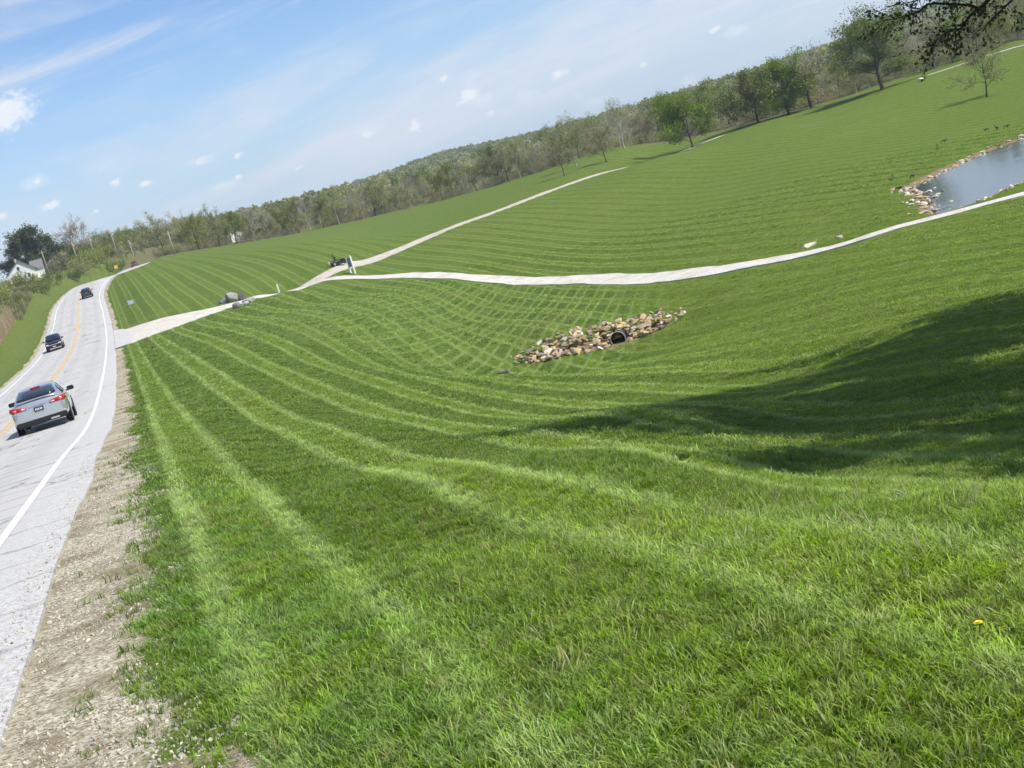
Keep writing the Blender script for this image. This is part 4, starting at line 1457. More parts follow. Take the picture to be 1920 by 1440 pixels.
# ------------------------------------------------------------------ grass blades near the camera
def blade_shader(g):
    lc, light = lawn_col(g)
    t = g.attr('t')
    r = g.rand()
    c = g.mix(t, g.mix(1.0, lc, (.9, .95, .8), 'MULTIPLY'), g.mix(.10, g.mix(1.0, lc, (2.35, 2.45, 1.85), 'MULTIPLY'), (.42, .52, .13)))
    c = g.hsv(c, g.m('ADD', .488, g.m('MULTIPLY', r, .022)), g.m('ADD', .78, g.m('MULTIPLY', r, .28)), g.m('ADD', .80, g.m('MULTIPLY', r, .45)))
    c = g.mix(g.rng(r, .955, .965, 0, .75), c, (.36, .31, .15))
    d = principled(g, c, .42, 0, None, .27)
    tr = g.n('ShaderNodeBsdfTranslucent')
    g.put(tr.inputs['Color'], g.hsv(c, .495, 1.1, 1.2))
    mx = g.n('ShaderNodeMixShader')
    mx.inputs[0].default_value = .38
    g.t.links.new(d, mx.inputs[1])
    g.t.links.new(tr.outputs[0], mx.inputs[2])
    return mx.outputs[0]


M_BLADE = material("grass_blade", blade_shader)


def tuft(seed, n, H, rad, wd, mat, lean=.5):
    rng = np.random.RandomState(seed)
    V, F3, T, k = [], [], [], 0
    cd = rng.uniform(0, 6.28)
    for i in range(n):
        a = rng.uniform(0, 6.28)
        q = rad * math.sqrt(rng.uniform(0, 1))
        p = np.array([math.cos(a) * q, math.sin(a) * q, -.008])
        b = rng.normal(cd, 1.2)
        h = H * rng.uniform(.55, 1.15)
        out = np.array([math.cos(b), math.sin(b), 0]) * h * lean * rng.uniform(.2, 1.3)
        s = np.array([-math.sin(b), math.cos(b), 0]) * wd * rng.uniform(.6, 1.2)
        tw = np.array([math.cos(b), math.sin(b), 0]) * wd * rng.normal(0, .5)
        s = s + tw
        P = [p, p + out * .22 + (0, 0, h * .5), p + out * .62 + (0, 0, h * .82), p + out * 1.1 + (0, 0, h * .95)]
        V += [P[0] - s, P[0] + s, P[1] - s * .95, P[1] + s * .95, P[2] - s * .7, P[2] + s * .7, P[3]]
        T += [0, 0, .5, .5, .8, .8, 1]
        F3 += [[k, k + 1, k + 3, k + 2], [k + 2, k + 3, k + 5, k + 4], [k + 4, k + 5, k + 6]]
        k += 7
    me = mesh_np("tuft", np.array(V), F3, [mat], True)
    fattr(me, 't', T)
    return me


def lawn_points(r0, r1, dens, seed, az0=-31, az1=31):
    rs = np.random.RandomState(seed)
    area = math.radians(az1 - az0) * .5 * (r1 * r1 - r0 * r0)
    n = int(area * dens)
    az = np.radians(rs.uniform(az0, az1, n))
    r = np.sqrt(rs.uniform(r0 * r0, r1 * r1, n))
    X, Y = r * np.sin(az), r * np.cos(az)
    d, _ = along(ROAD, X, Y)
    en = wob(X, Y, 1.3, 9) * .25 + wob(X, Y, 4.5, 10) * .18
    ok = (d + en > EDGE + shoulder_w(Y) + .04 + rs.normal(0, .15, n)) & ((d + en * .6 > EDGE + 1.02 + rs.normal(0, .12, n)) | (Y > 5.6 + rs.normal(0, .2, n)))
    # strays on the verge
    ok |= (d > EDGE + .12) & (rs.uniform(0, 1, n) < .004)
    if r1 > 70:
        for line, hw in ((DRIVE, 2.0), (FIELD_PATH, 2.2)):
            ok &= np.abs(along(line, X, Y)[0]) > hw
        ok &= ~in_poly(X, Y, np.vstack([LOW, UPP[::-1], LOW[:1]]))
        ok &= ~in_poly(X, Y, _pp) & (np.abs(along(_pp, X, Y)[0]) > .9)
        ok &= ~((np.abs(Y - 79.2) < 2.0) & (X > 0) & (X < 10.5))
    return X[ok], Y[ok], rs


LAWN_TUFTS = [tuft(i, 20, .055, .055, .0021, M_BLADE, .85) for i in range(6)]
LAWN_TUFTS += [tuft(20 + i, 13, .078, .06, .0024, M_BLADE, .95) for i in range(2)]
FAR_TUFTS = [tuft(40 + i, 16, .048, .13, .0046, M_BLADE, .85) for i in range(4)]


def grass(name, r0, r1, dens, seed, kinds, p, s0, s1, label):
    w_ = 62 if r0 < 5 else (46 if r0 < 10 else 34)
    X, Y, rs = lawn_points(r0, r1, dens, seed, -w_, w_)
    n = len(X)
    Z = land(X, Y)
    rot = np.column_stack([rs.normal(0, .16, n), rs.normal(0, .16, n), rs.uniform(0, 6.28, n)])
    hgt = 1 + .35 * wob(X, Y, 1.7, 51) + .25 * wob(X, Y, .6, 52)
    scatter(name, np.column_stack([X, Y, Z]), rot, rs.uniform(s0, s1, n) * hgt, rs.choice(len(kinds), n, p=p), kinds, label=label, cat="grass")


grass("grass", 1.6, 7.5, 620, 1, LAWN_TUFTS, [.145] * 6 + [.065] * 2, .70, 1.15, "long green lawn grass close to the camera")
grass("grass", 7.5, 15, 330, 2, LAWN_TUFTS, [.15] * 6 + [.05] * 2, .72, 1.15, "mown lawn grass on the near bank")
grass("grass", 15, 34, 85, 3, FAR_TUFTS, [.25] * 4, .65, 1.0, "short mown grass down the slope to the hollow")
grass("grass", 34, 72, 24, 4, FAR_TUFTS, [.25] * 4, 1.0, 1.5, "striped mown grass across the hollow")
grass("grass", 72, 150, 4.2, 5, FAR_TUFTS, [.25] * 4, 1.7, 2.4, "criss-cross mown grass on the far bank and pond meadow")


# weeds, straw and flowers on the brow of the bank
def stalks(name, pts, H, mat, wd, seed, label, cat="weed", lean=.35, group=None):
    """A few dry stems rising from one spot: each spot is a thing."""
    rng = np.random.RandomState(seed)
    for i, (x, y, h) in enumerate(pts):
        w = Wood(rng)
        for k in range(rng.randint(2, 4)):
            a = rng.uniform(0, 6.28)
            w.limb((rng.normal(0, .02), rng.normal(0, .02), -.02), np.array([math.cos(a) * lean, math.sin(a) * lean, 1]), H * h * rng.uniform(.7, 1.1), wd, wd * .5, 3, 3, .08, 0)
        add(name, w.mesh(name, mat), loc=(x, y, gz(x, y)), label=label[i], cat=cat, group=group)


M_STALK = flat("dry_stalk", (.52, .46, .28), .8)
stalks("dry_stalk", [(1.15, 7.55, 1.0), (1.41, 7.55, 1.1), (1.48, 7.45, .9), (1.31, 5.17, 1.0), (1.32, 5.98, 1.1), (1.85, 6.3, 1.0), (1.62, 7.45, .9)], .19, M_STALK, .0042, 8,
       ["straw-coloured stalk at the left end of the brow", "pale straw pair on the brow below the tree shade", "short straw stalk beside the pale pair on the brow",
        "tall tan stalk in the grass right of centre foreground", "bent pale stem in the grass below the brow", "lone dry stalk at the right end of the brow", "thin straw stalk next to the leafy weed clump"],
       group="dry stalks on the brow")
rs = np.random.RandomState(90)
WEED = [tuft(60 + i, 30, .12, .10, .005, material("weed_leaf_%d" % i, leaf_shader((.24, .30, .12), (.44, .48, .26), .4, 6)), 1.0) for i in range(2)]
add("weed_clump", WEED[0], loc=(1.84, 7.40, gz(1.84, 7.40)), label="pale leafy weed clump on the brow below the tree shade", cat="weed", scl=.75)
add("weed_clump", WEED[1], loc=(1.68, 7.6, gz(1.68, 7.6)), label="yellowish weed tuft left of the leafy clump on the brow", cat="weed", scl=.6)


def dandelion(x, y):
    z = gz(x, y)
    root = add("dandelion", None, loc=(x, y, z), label="single yellow dandelion in the lower right grass", cat="flower")
    w = Wood(np.random.RandomState(2))
    w.limb((0, 0, 0), np.array([.1, -.1, 1]), .06, .0022, .0018, 4, 3, .03, 0)
    add("stem", w.mesh("dandelion_stem", M_ROUGH), root)
    rng = np.random.RandomState(4)
    V, F = [], []
    for ring, (n, L, el) in enumerate(((16, .019, .25), (14, .015, .6), (9, .010, 1.0))):
        for i in range(n):
            a = 6.283 * i / n + ring * .2
            d = np.array([math.cos(a) * math.cos(el), math.sin(a) * math.cos(el), math.sin(el)])
            s = np.array([-math.sin(a), math.cos(a), 0]) * .0028
            k = len(V)
            V += [d * .002 - s * .5, d * .002 + s * .5, d * L + s, d * L - s]
            F.append([k, k + 1, k + 2, k + 3])
    V = np.array(V) + np.array([.006, -.006, .0595])
    V = (V - V.mean(0)) * .72 + V.mean(0)
    add("petal_head", mesh_np("dandelion_head", V, F, [flat("dandelion_yellow", (.86, .72, .03), .6)], False), root)


dandelion(1.12, 4.04)


# loose gravel on the shoulder close to the camera
def pebble(seed, mat):
    rng = np.random.RandomState(seed)
    bm = bmesh.new()
    for i in range(11):
        v = rng.normal(0, 1, 3)
        v /= np.linalg.norm(v)
        bm.verts.new(Vector(v * np.array([1, .75, .5]) * rng.uniform(.75, 1.0)))
    bmesh.ops.convex_hull(bm, input=bm.verts[:])
    for v in [v for v in bm.verts if not v.link_faces]:
        bm.verts.remove(v)
    me = bpy.data.meshes.new("pebble")
    bm.to_mesh(me)
    bm.free()
    me.materials.append(mat)
    return me


def stone_shader(c0, c1, sc=3.0):
    def b(g):
        n = g.noise(g.obj(), sc, 6, .65)
        n2 = g.noise(g.obj(), sc * 7, 4, .6)
        r = g.rand()
        c = g.mix(n, c0, c1)
        c = g.mix(g.rng(n2, .5, .8, 0, .4), c, tuple(q * .45 for q in c0))
        c = g.hsv(c, g.m('ADD', .493, g.m('MULTIPLY', r, .022)), g.m('ADD', .8, g.m('MULTIPLY', r, .5)), g.m('ADD', .7, g.m('MULTIPLY', r, .55)))
        return principled(g, c, .85, 0, g.bump(n2, .4, .05), .25)
    return b


M_PEB = material("limestone_chip", stone_shader((.34, .30, .24), (.72, .68, .58), 20))
PEBS = [pebble(i, M_PEB) for i in range(4)]
rs = np.random.RandomState(31)
n = 34000
Y = 3.5 + 22 * rs.uniform(0, 1, n) ** 1.8
o = rs.uniform(EDGE - .25, EDGE + 1.5, n)
X = -5.53 - .25 * Y + o * 1.031
d, _ = along(ROAD, X, Y)
en = wob(X, Y, 1.3, 9) * .25 + wob(X, Y, 4.5, 10) * .18
pat = wob(X, Y, 2.1, 61) + .6 * wob(X, Y, 6.0, 62)
ok = (d > EDGE + .04) & (d + en < EDGE + shoulder_w(Y) + .28) & (pat + rs.normal(0, .25, n) > -.22) & (np.hypot(X, Y) > 2)
on = (d <= EDGE + .04) & (d > EDGE - .3) & (rs.uniform(0, 1, n) < .22)
sel = ok | on
X, Y, d = X[sel], Y[sel], d[sel]
Z = np.where(d > EDGE + .02, land(X, Y) + .002, road_z(X, Y) + .003)
m = len(X)
scatter("gravel", np.column_stack([X, Y, Z]), rs.uniform(0, 6.28, (m, 3)), np.minimum(rs.lognormal(-4.72, .45, m), .021), rs.choice(4, m), PEBS, label="loose pale limestone chips on the road shoulder", cat="gravel")


# ------------------------------------------------------------------ stones: riprap round the culvert, pond edging, boulders
def rock(seed, pts=18, ax=(1, .7, .5), mat=None, name="stone", rounded=False):
    rng = np.random.RandomState(seed)
    bm = bmesh.new()
    for i in range(pts):
        v = rng.uniform(-1, 1, 3)
        v /= np.linalg.norm(v) if rounded else max(np.abs(v).max(), np.linalg.norm(v) * .82)
        bm.verts.new(Vector(v * np.array(ax) * rng.uniform(.8, 1.0)))
    bmesh.ops.convex_hull(bm, input=bm.verts[:])
    for v in [v for v in bm.verts if not v.link_faces]:
        bm.verts.remove(v)
    me = bpy.data.meshes.new(name)
    bm.to_mesh(me)
    bm.free()
    if mat:
        me.materials.append(mat)
    return me


M_TAN = material("limestone_tan", stone_shader((.30, .215, .125), (.56, .45, .31)))
M_PALE = material("limestone_pale", stone_shader((.44, .39, .31), (.70, .65, .56)))
M_BROWN = material("sandstone_brown", stone_shader((.19, .14, .085), (.37, .28, .18)))
M_GRANITE = material("boulder_granite", stone_shader((.22, .208, .20), (.44, .42, .40), 1.5))
M_GRANITE_D = material("boulder_dark", stone_shader((.085, .082, .085), (.22, .21, .21), 1.5))
ROCKS = [rock(500 + i, 16, (1, rr.uniform(.6, .85), rr.uniform(.35, .6)), mt) for i, mt in enumerate((M_TAN, M_PALE, M_TAN, M_BROWN, M_PALE, M_TAN, M_BROWN, M_TAN, M_BROWN, M_BROWN))]

rs = np.random.RandomState(44)
riprap = add("riprap", None, loc=(5.0, 79.0, gz(5.0, 79.0)), label="bank of tan and brown rubble stones around the culvert mouth", cat="stones")
org = Vector(riprap.location)
CUL = (6.35, 78.6)
k = 0
while k < 262:
    t = rs.uniform(0, 1)
    x = .2 + 10.6 * t
    half = (.6 + 1.45 * math.sin(math.pi * min(1, t * 1.05)) ** .8)
    y = 79.0 + rs.uniform(-1, 1) * half + .05 * x
    s = rs.uniform(.13, .33) * (1.0 if .12 < t < .85 else .65)
    if abs(x - CUL[0] - .05) < .56 and y < CUL[1] + .05:
        continue
    if t > .86 and rs.uniform() < .55 or t < .1 and rs.uniform() < .4:
        k += 1
        continue
    z = gz(x, y) + s * .25 + max(0, (y - 78.0)) * .16 + rs.uniform(0, .1)
    o = add("stone", ROCKS[rs.choice(10, p=[.13, .07, .13, .12, .06, .13, .12, .12, .06, .06])], riprap, loc=Vector((x, y, z)) - org, rot=(rs.normal(0, .35), rs.normal(0, .35), rs.uniform(0, 6.28)), scl=s * 1.05)
    k += 1

for i in range(16):                      # stones heaped over the buried pipe
    s = rs.uniform(.22, .36)
    x, y = CUL[0] + .1 + rs.uniform(-.5, .55), CUL[1] + rs.uniform(.05, 1.7)
    add("stone", ROCKS[rs.choice([0, 2, 3, 5, 6, 7])], riprap, loc=Vector((x, y, gz(x, y) + .62 + rs.uniform(-.1, .15) - abs(x - CUL[0] - .1) * .35)) - org,
        rot=(rs.normal(0, .25), rs.normal(0, .25), rs.uniform(0, 6.28)), scl=s)

pondst = add("pond_edging", None, loc=(30.0, 92.0, WATER_Z), label="ring of pale limestone blocks edging the pond", cat="stones")
org = Vector(pondst.location)
PL = spline(np.array(POND + POND[:1]), .45)
for i, p in enumerate(PL):
    if p[0] > 52 or p[0] > 38 and p[1] < 95 and p[0] > 46:
        continue
    outlet = p[0] < 33 and 85 < p[1] < 107
    for q in range(3 if outlet else 2):
        if rs.uniform() < (.3 if outlet else .42):
            continue
        s = rs.uniform(.11, .30) * (1.2 if rs.uniform() < .2 else .9)
        sp = .9 if outlet else .45
        x, y = p[0] + rs.normal(0, sp * .7) - (.25 if outlet else 0), p[1] + rs.normal(0, sp)
        z = max(gz(x, y), WATER_Z - .1) + s * .18
        add("stone", ROCKS[rs.choice([0, 1, 1, 2, 4, 4, 5, 7])], pondst, loc=Vector((x, y, z)) - org, rot=(rs.normal(0, .2), rs.normal(0, .2), rs.uniform(0, 6.28)), scl=s)


def boulder(x, y, sx, sy, sz, seed, mat, label, rz=0.0):
    me = rock(seed, 34, (sx, sy, sz), mat, "boulder", True)
    md = add("boulder", me, loc=(x, y, gz(x, y) + sz * .55), rot=(0, 0, rz), label=label, cat="boulder", group="boulders beside the drive")
    bv = md.modifiers.new("bevel", 'BEVEL')
    bv.width = .06
    bv.segments = 2
    return md


boulder(-27.0, 158.4, 0.92, .74, .84, 601, M_GRANITE, "largest pale grey boulder above the drive", .3)
boulder(-26.05, 159.2, .62, .52, .60, 602, M_GRANITE_D, "darker grey boulder leaning at the large boulder's upper side", 1.0)
boulder(-28.0, 158.0, .55, .45, .42, 603, M_GRANITE_D, "small dark boulder at the lower foot of the large pale one", .5)
boulder(-24.2, 143.0, .50, .45, .46, 604, M_GRANITE_D, "dark rounded boulder on the lawn side of the drive", .2)
boulder(-23.5, 144.4, .62, .42, .34, 605, M_GRANITE, "low grey boulder right of the dark rounded one by the drive", 1.2)
boulder(-23.9, 149.4, .90, .5, .42, 606, M_GRANITE, "flat slab-like grey boulder at the drive's edge", .6)
add("stone", rock(610, 14, (.55, .4, .18), M_PALE), loc=(20.3, 88.6, gz(20.3, 88.6) + .07), label="flat pale stone in the grass above the curving drive", cat="stone")
add("stone", rock(611, 14, (.3, .25, .14), M_PALE), loc=(22.0, 87.4, gz(22.0, 87.4) + .06), label="small white stone right of the flat pale stone by the drive", cat="stone")
add("stone", rock(612, 14, (.42, .22, .10), M_GRANITE_D), loc=(-.3, 75.6, gz(-.3, 75.6) + .05), label="flat dark slab at the lower left end of the rubble bank", cat="stone")
add("stone", rock(613, 16, (.7, .5, .4), M_PALE), loc=(93.5, 280.0, gz(93.5, 280.0) + .3), label="white rock beside the tallest open-crowned tree", cat="stone")


# ------------------------------------------------------------------ culvert pipe
def ring_tube(name, r_out, r_in, L, seg, mat, y0=0.0):
    """Open pipe along +y."""
    V, F = [], []
    for y in (y0, y0 + L):
        for r in (r_out, r_in):
            for i in range(seg):
                a = 6.28318 * i / seg
                V.append((r * math.cos(a), y, r * math.sin(a)))
    A, B, C, D = 0, seg, 2 * seg, 3 * seg
    for i in range(seg):
        j = (i + 1) % seg
        F += [[A + i, A + j, C + j, C + i], [B + j, B + i, D + i, D + j], [A + j, A + i, B + i, B + j], [C + i, C + j, D + j, D + i]]
    return mesh_np(name, np.array(V), F, [mat], True)


culv = add("culvert_pipe", None, loc=(CUL[0], CUL[1] - .30, gz(CUL[0], CUL[1]) + .22), rot=(0, 0, -.25), label="dark round culvert pipe opening in the rubble bank", cat="pipe")
add("pipe", ring_tube("pipe", .43, .39, 3.2, 28, flat("pipe_black", (.018, .018, .018), .7)), culv)
add("rim", ring_tube("rim", .435, .405, .05, 28, flat("pipe_rim_white", (.42, .42, .40), .7), -.03), culv)
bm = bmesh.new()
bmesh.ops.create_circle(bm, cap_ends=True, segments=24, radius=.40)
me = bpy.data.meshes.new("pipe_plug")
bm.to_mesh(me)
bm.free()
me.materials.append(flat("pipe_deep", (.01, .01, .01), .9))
add("end_disc", me, culv, loc=(0, 2.6, 0), rot=(math.pi / 2, 0, 0))  # black disc that closes the pipe off inside


# ------------------------------------------------------------------ box helper
def boxes(name, bl, mat, parent=None, bevel=0.0, **kw):
    """One mesh from boxes given as (cx, cy, cz, sx, sy, sz)."""
    bm = bmesh.new()
    for cx, cy, cz, sx, sy, sz in bl:
        r = bmesh.ops.create_cube(bm, size=1.0)
        bmesh.ops.scale(bm, vec=(sx, sy, sz), verts=r['verts'])
        bmesh.ops.translate(bm, vec=(cx, cy, cz), verts=r['verts'])
    if bevel:
        bmesh.ops.bevel(bm, geom=bm.edges[:], offset=bevel, segments=2, affect='EDGES', clamp_overlap=True)
    me = bpy.data.meshes.new(name)
    bm.to_mesh(me)
    bm.free()
    me.materials.append(mat)
    return add(name, me, parent, **kw)


M_POSTW = flat("white_painted_wood", (.78, .78, .76), .6, var=.05)
M_PANEL = flat("grey_sign_panel", (.17, .19, .20), .6)
M_BLACK = flat("black_plastic", (.012, .012, .013), .45)
M_TYRE = flat("tyre_rubber", (.018, .018, .018), .85)

sg = add("path_sign", None, loc=(-14.15, 170.2, gz(-14.15, 170.2)), rot=(0, 0, 2.05), label="grey sign on two white posts at the path fork", cat="sign")
boxes("post", [(0, 0, 1.05, .16, .16, 2.3)], M_POSTW, sg)
boxes("post", [(1.25, 0, .95, .16, .16, 2.1)], M_POSTW, sg)
boxes("panel", [(.62, .0, 1.45, 1.08, .06, 1.1)], M_PANEL, sg)
boxes("panel_frame", [(.62, 0, .87, 1.08, .09, .07)], M_POSTW, sg)
boxes("marker_post", [(0, 0, .45, .17, .17, 1.05)], M_POSTW, loc=(-23.25, 168.7, gz(-23.25, 168.7)), label="short white marker post beside the hidden bend of the drive", cat="post")
smudge = add("smudge_board", None, loc=(-46.8, 196.0, gz(-46.8, 196.0)), rot=(0, 0, .35), label="small pale blue board added for a blue smudge in the striped grass near the road", cat="sign")  # added board standing in for a pale blue smudge resembling a lens ghost
boxes("panel", [(0, 0, .52, .78, .03, .5)], flat("pale_blue_board", (.36, .43, .55), .6), smudge)
boxes("leg", [(-.25, 0, .15, .03, .02, .32)], M_PANEL, smudge)
boxes("leg", [(.25, 0, .15, .03, .02, .32)], M_PANEL, smudge)


# ------------------------------------------------------------------ riding mower behind the sign
def cyl(name, r, w, mat, parent, loc, rot=(0, 0, 0), seg=20, bev=.0, axis='y', r2=None):
    bm = bmesh.new()
    bmesh.ops.create_cone(bm, cap_ends=True, segments=seg, radius1=r, radius2=r2 if r2 is not None else r, depth=w)
    if bev:
        es = [e for e in bm.edges if abs(e.verts[0].co.z - e.verts[1].co.z) < 1e-5]
        bmesh.ops.bevel(bm, geom=es, offset=bev, segments=2, affect='EDGES')
    if axis == 'y':
        bmesh.ops.rotate(bm, verts=bm.verts[:], cent=(0, 0, 0), matrix=Matrix.Rotation(math.pi / 2, 3, 'X'))
    elif axis == 'x':
        bmesh.ops.rotate(bm, verts=bm.verts[:], cent=(0, 0, 0), matrix=Matrix.Rotation(math.pi / 2, 3, 'Y'))
    me = bpy.data.meshes.new(name)
    bm.to_mesh(me)
    bm.free()
    me.materials.append(mat)
    for p in me.polygons:
        p.use_smooth = len(p.vertices) == 4
    return add(name, me, parent, loc=loc, rot=rot)


mw = add("riding_mower", None, loc=(-16.7, 181.6, gz(-16.7, 181.6)), rot=(0, 0, .25), label="small black riding mower parked on the grass behind the path sign", cat="mower")
boxes("chassis", [(0, 0, .42, 1.7, .6, .22), (.55, 0, .62, .6, .5, .25)], M_BLACK, mw, .03)
boxes("mower_deck", [(.15, 0, .2, .9, 1.25, .16)], flat("deck_dark", (.03, .03, .03), .5), mw, .03)
boxes("seat", [(-.1, 0, .72, .5, .5, .14), (-.36, 0, .98, .14, .5, .5)], M_BLACK, mw, .05)
boxes("engine", [(-.72, 0, .66, .5, .5, .4)], flat("engine_tan", (.20, .17, .12), .5), mw, .04)
boxes("roll_bar", [(-.5, -.38, 1.05, .06, .06, 1.1), (-.5, .38, 1.05, .06, .06, 1.1), (-.5, 0, 1.62, .06, .82, .06)], flat("bar_green", (.03, .05, .02), .5), mw)
boxes("grass_bag", [(-1.15, .25, .55, .4, .45, .45)], flat("cream_bag", (.50, .46, .34), .7), mw, .05)
for sx, sy, rr_ in ((-.62, -.5, .3), (-.62, .5, .3), (.85, -.4, .17), (.85, .4, .17)):
    wh = cyl("wheel", rr_, .2, M_TYRE, mw, (sx, sy, rr_), bev=.03)
    cyl("rim", rr_ * .5, .21, flat("rim_grey", (.3, .3, .3), .4), wh, (0, 0, 0))


# ------------------------------------------------------------------ geese
def goose(x, y, rz, grazing, label):
    me = bpy.data.meshes.new("goose_skeleton")
    # tail, rump, belly, breast, neck..., head, bill ; legs
    if grazing:
        nk = [(.30, 0, .40), (.40, 0, .34), (.47, 0, .22), (.52, 0, .12), (.58, 0, .07)]
    else:
        nk = [(.27, 0, .46), (.30, 0, .60), (.31, 0, .74), (.35, 0, .80), (.44, 0, .78)]
    P = [(-.42, 0, .37), (-.26, 0, .36), (-.06, 0, .34), (.14, 0, .35)] + nk + [(.0, .06, .20), (.01, .07, .02), (.08, .08, .01), (.0, -.06, .20), (.03, -.07, .02), (.10, -.08, .01)]
    E = [(0, 1), (1, 2), (2, 3), (3, 4), (4, 5), (5, 6), (6, 7), (7, 8), (2, 9), (9, 10), (10, 11), (2, 12), (12, 13), (13, 14)]
    Rd = [.035, .10, .155, .13, .06, .042, .038, .052, .016, .035, .014, .018, .035, .014, .018]
    me.from_pydata(P, E, [])
    o = bpy.data.objects.new("goose", me)
    COL.objects.link(o)
    sk = o.modifiers.new("skin", 'SKIN')
    o.modifiers.new("sub", 'SUBSURF').levels = 1
    o.modifiers["sub"].render_levels = 1
    for i, v in enumerate(me.skin_vertices[0].data):
        v.radius = (Rd[i], Rd[i])
        v.use_root = (i == 2)
    me.materials.append(M_GOOSE)
    o.location = (x, y, gz(x, y))
    o.rotation_euler = (0, 0, rz)
    o.scale = (.72, .72, .72)
    o['label'] = label
    o['category'] = "goose"
    o['group'] = "geese grazing by the pond"


def goose_shader(g):
    x, y, z = g.xyz(g.obj())
    fwd = g.rng(x, .22, .27)
    c = g.mix(fwd, (.085, .068, .050), (.012, .011, .010))
    rump = g.rng(x, -.24, -.34)
    c = g.mix(g.m('MULTIPLY', rump, g.rng(z, .38, .33)), c, (.45, .43, .40))
    return principled(g, g.hsv(c, .5, 1, g.m('ADD', .8, g.m('MULTIPLY', g.noise(g.obj(), 14, 4), .5))), .7, 0, None, .3)


M_GOOSE = material("goose_plumage", goose_shader)
for x, y, rz, gr, lab in [(31.6, 105.0, 2.6, True, "nearest dark goose at the pond's left corner"), (34.0, 114.6, .4, False, "upright goose farthest left of the pond"),
                          (35.2, 112.6, 3.6, True, "goose on the bank just above the pond's left corner"), (45.0, 134.8, 1.2, False, "lower one of two geese up the slope behind the pond"),
                          (48.5, 142.7, 3.0, True, "upper one of two geese up the slope behind the pond"), (53.1, 143.7, .2, True, "leftmost goose of the far group of three"),
                          (53.7, 142.2, 2.0, False, "middle goose of the far group of three"), (54.3, 141.0, 2.9, True, "rightmost goose of the far group of three")]:
    goose(x, y, rz, gr, lab)


# ------------------------------------------------------------------ vehicles (x forward, z up)
def shell(name, st, mat, parent):
    n = len(st[0][1])
    V, F = [], []
    m = 2 * n - 2
    for x, half in st:
        ring = [(x, y, z) for y, z in half] + [(x, -y, z) for y, z in half[-2:0:-1]]
        V += ring
    for i in range(len(st) - 1):
        for j in range(m):
            a, b = i * m + j, i * m + (j + 1) % m
            F.append([a, b, b + m, a + m])
    F.append(list(range(m))[::-1])
    F.append(list(range((len(st) - 1) * m, len(st) * m)))
    me = mesh_np(name, np.array(V), F, [mat], True)
    me.polygons[len(F) - 1].use_smooth = False
    o = add(name, me, parent)
    sb = o.modifiers.new("round", 'SUBSURF')
    sb.levels = sb.render_levels = 1
    return o


def patch(name, grid, mat, parent):
    """grid rows of (x, y, z) points -> one thin panel."""
    g_ = np.array(grid, float)
    r, c, _ = g_.shape
    idx = np.arange(r * c).reshape(r, c)
    F = np.stack([idx[:-1, :-1], idx[:-1, 1:], idx[1:, 1:], idx[1:, :-1]], -1).reshape(-1, 4)
    me = mesh_np(name, g_.reshape(-1, 3), F, [mat], True)
    o = add(name, me, parent)
    s = o.modifiers.new("thick", 'SOLIDIFY')
    s.thickness = .012
    s.offset = 0
    return o


def paint(name, col, metal=.6, rough=.28):
    def b(g):
        n = g.noise(g.obj(), 3, 3)
        c = g.mix(n, tuple(q * .94 for q in col), tuple(min(1, q * 1.05) for q in col))
        return principled(g, c, g.m('ADD', rough, g.m('MULTIPLY', n, .06)), metal, None, .5, Coat_Weight=.8, Coat_Roughness=.06)
    return material(name, b)


M_GLASS = flat("car_glass_dark", (.010, .016, .030), .06, 0, .8, var=.0)
M_TAIL = flat("tail_lamp_red", (.42, .012, .010), .18, 0, .6)
M_TAILW = flat("tail_lamp_clear", (.72, .58, .56), .15, 0, .6)
M_CHROME = flat("chrome", (.75, .75, .75), .12, 1.0)
M_RIM = flat("alloy_rim", (.42, .42, .43), .3, .8)
M_HEAD = flat("headlamp_clear", (.80, .82, .86), .08, 0, .8)


def road_frame(y, off):
    k = np.interp(y, ROAD[:, 1], np.arange(len(ROAD)))
    i = np.arange(len(ROAD))
    c = np.array([np.interp(k, i, ROAD[:, j]) for j in range(3)])
    e = np.array([np.interp(k + .6, i, ROAD[:, j]) for j in range(3)])
    b = np.array([np.interp(k - .6, i, ROAD[:, j]) for j in range(3)])
    t = (e - b) / np.linalg.norm(e - b)
    nrm = np.array([t[1], -t[0]])
    nrm /= np.linalg.norm(nrm)
    p = c[:2] + nrm * off
    z = float(road_z(np.array([p[0]]), np.array([p[1]]))[0])
    return p, z, t


SEDAN = dict(
    body=[(-2.44, .66, .50, .62, .76, .79), (-2.425, .79, .38, .62, .90, .94), (-2.37, .87, .30, .62, .99, 1.04), (-2.25, .905, .26, .62, 1.02, 1.075), (-1.8, .92, .24, .62, 1.00, 1.06),
          (-1.0, .925, .22, .6, .97, 1.0), (0, .925, .22, .6, .95, .98), (1.1, .92, .22, .6, .94, .98), (1.6, .91, .22, .58, .90, .95), (2.1, .88, .24, .55, .80, .87),
          (2.32, .80, .28, .52, .70, .76), (2.43, .66, .36, .5, .60, .64)],
    cab=[(-1.98, .80, .74, 1.06), (-1.5, .82, .67, 1.25), (-1.0, .83, .61, 1.395), (-.5, .84, .595, 1.45), (.1, .84, .59, 1.465), (.5, .84, .59, 1.445), (.9, .83, .63, 1.28), (1.4, .80, .72, 1.0)],
    belt=.97, rearglass=(-1.88, -1.06), windshield=(.56, 1.30), side=(-1.30, .98), wheel=(.33, 1.41))
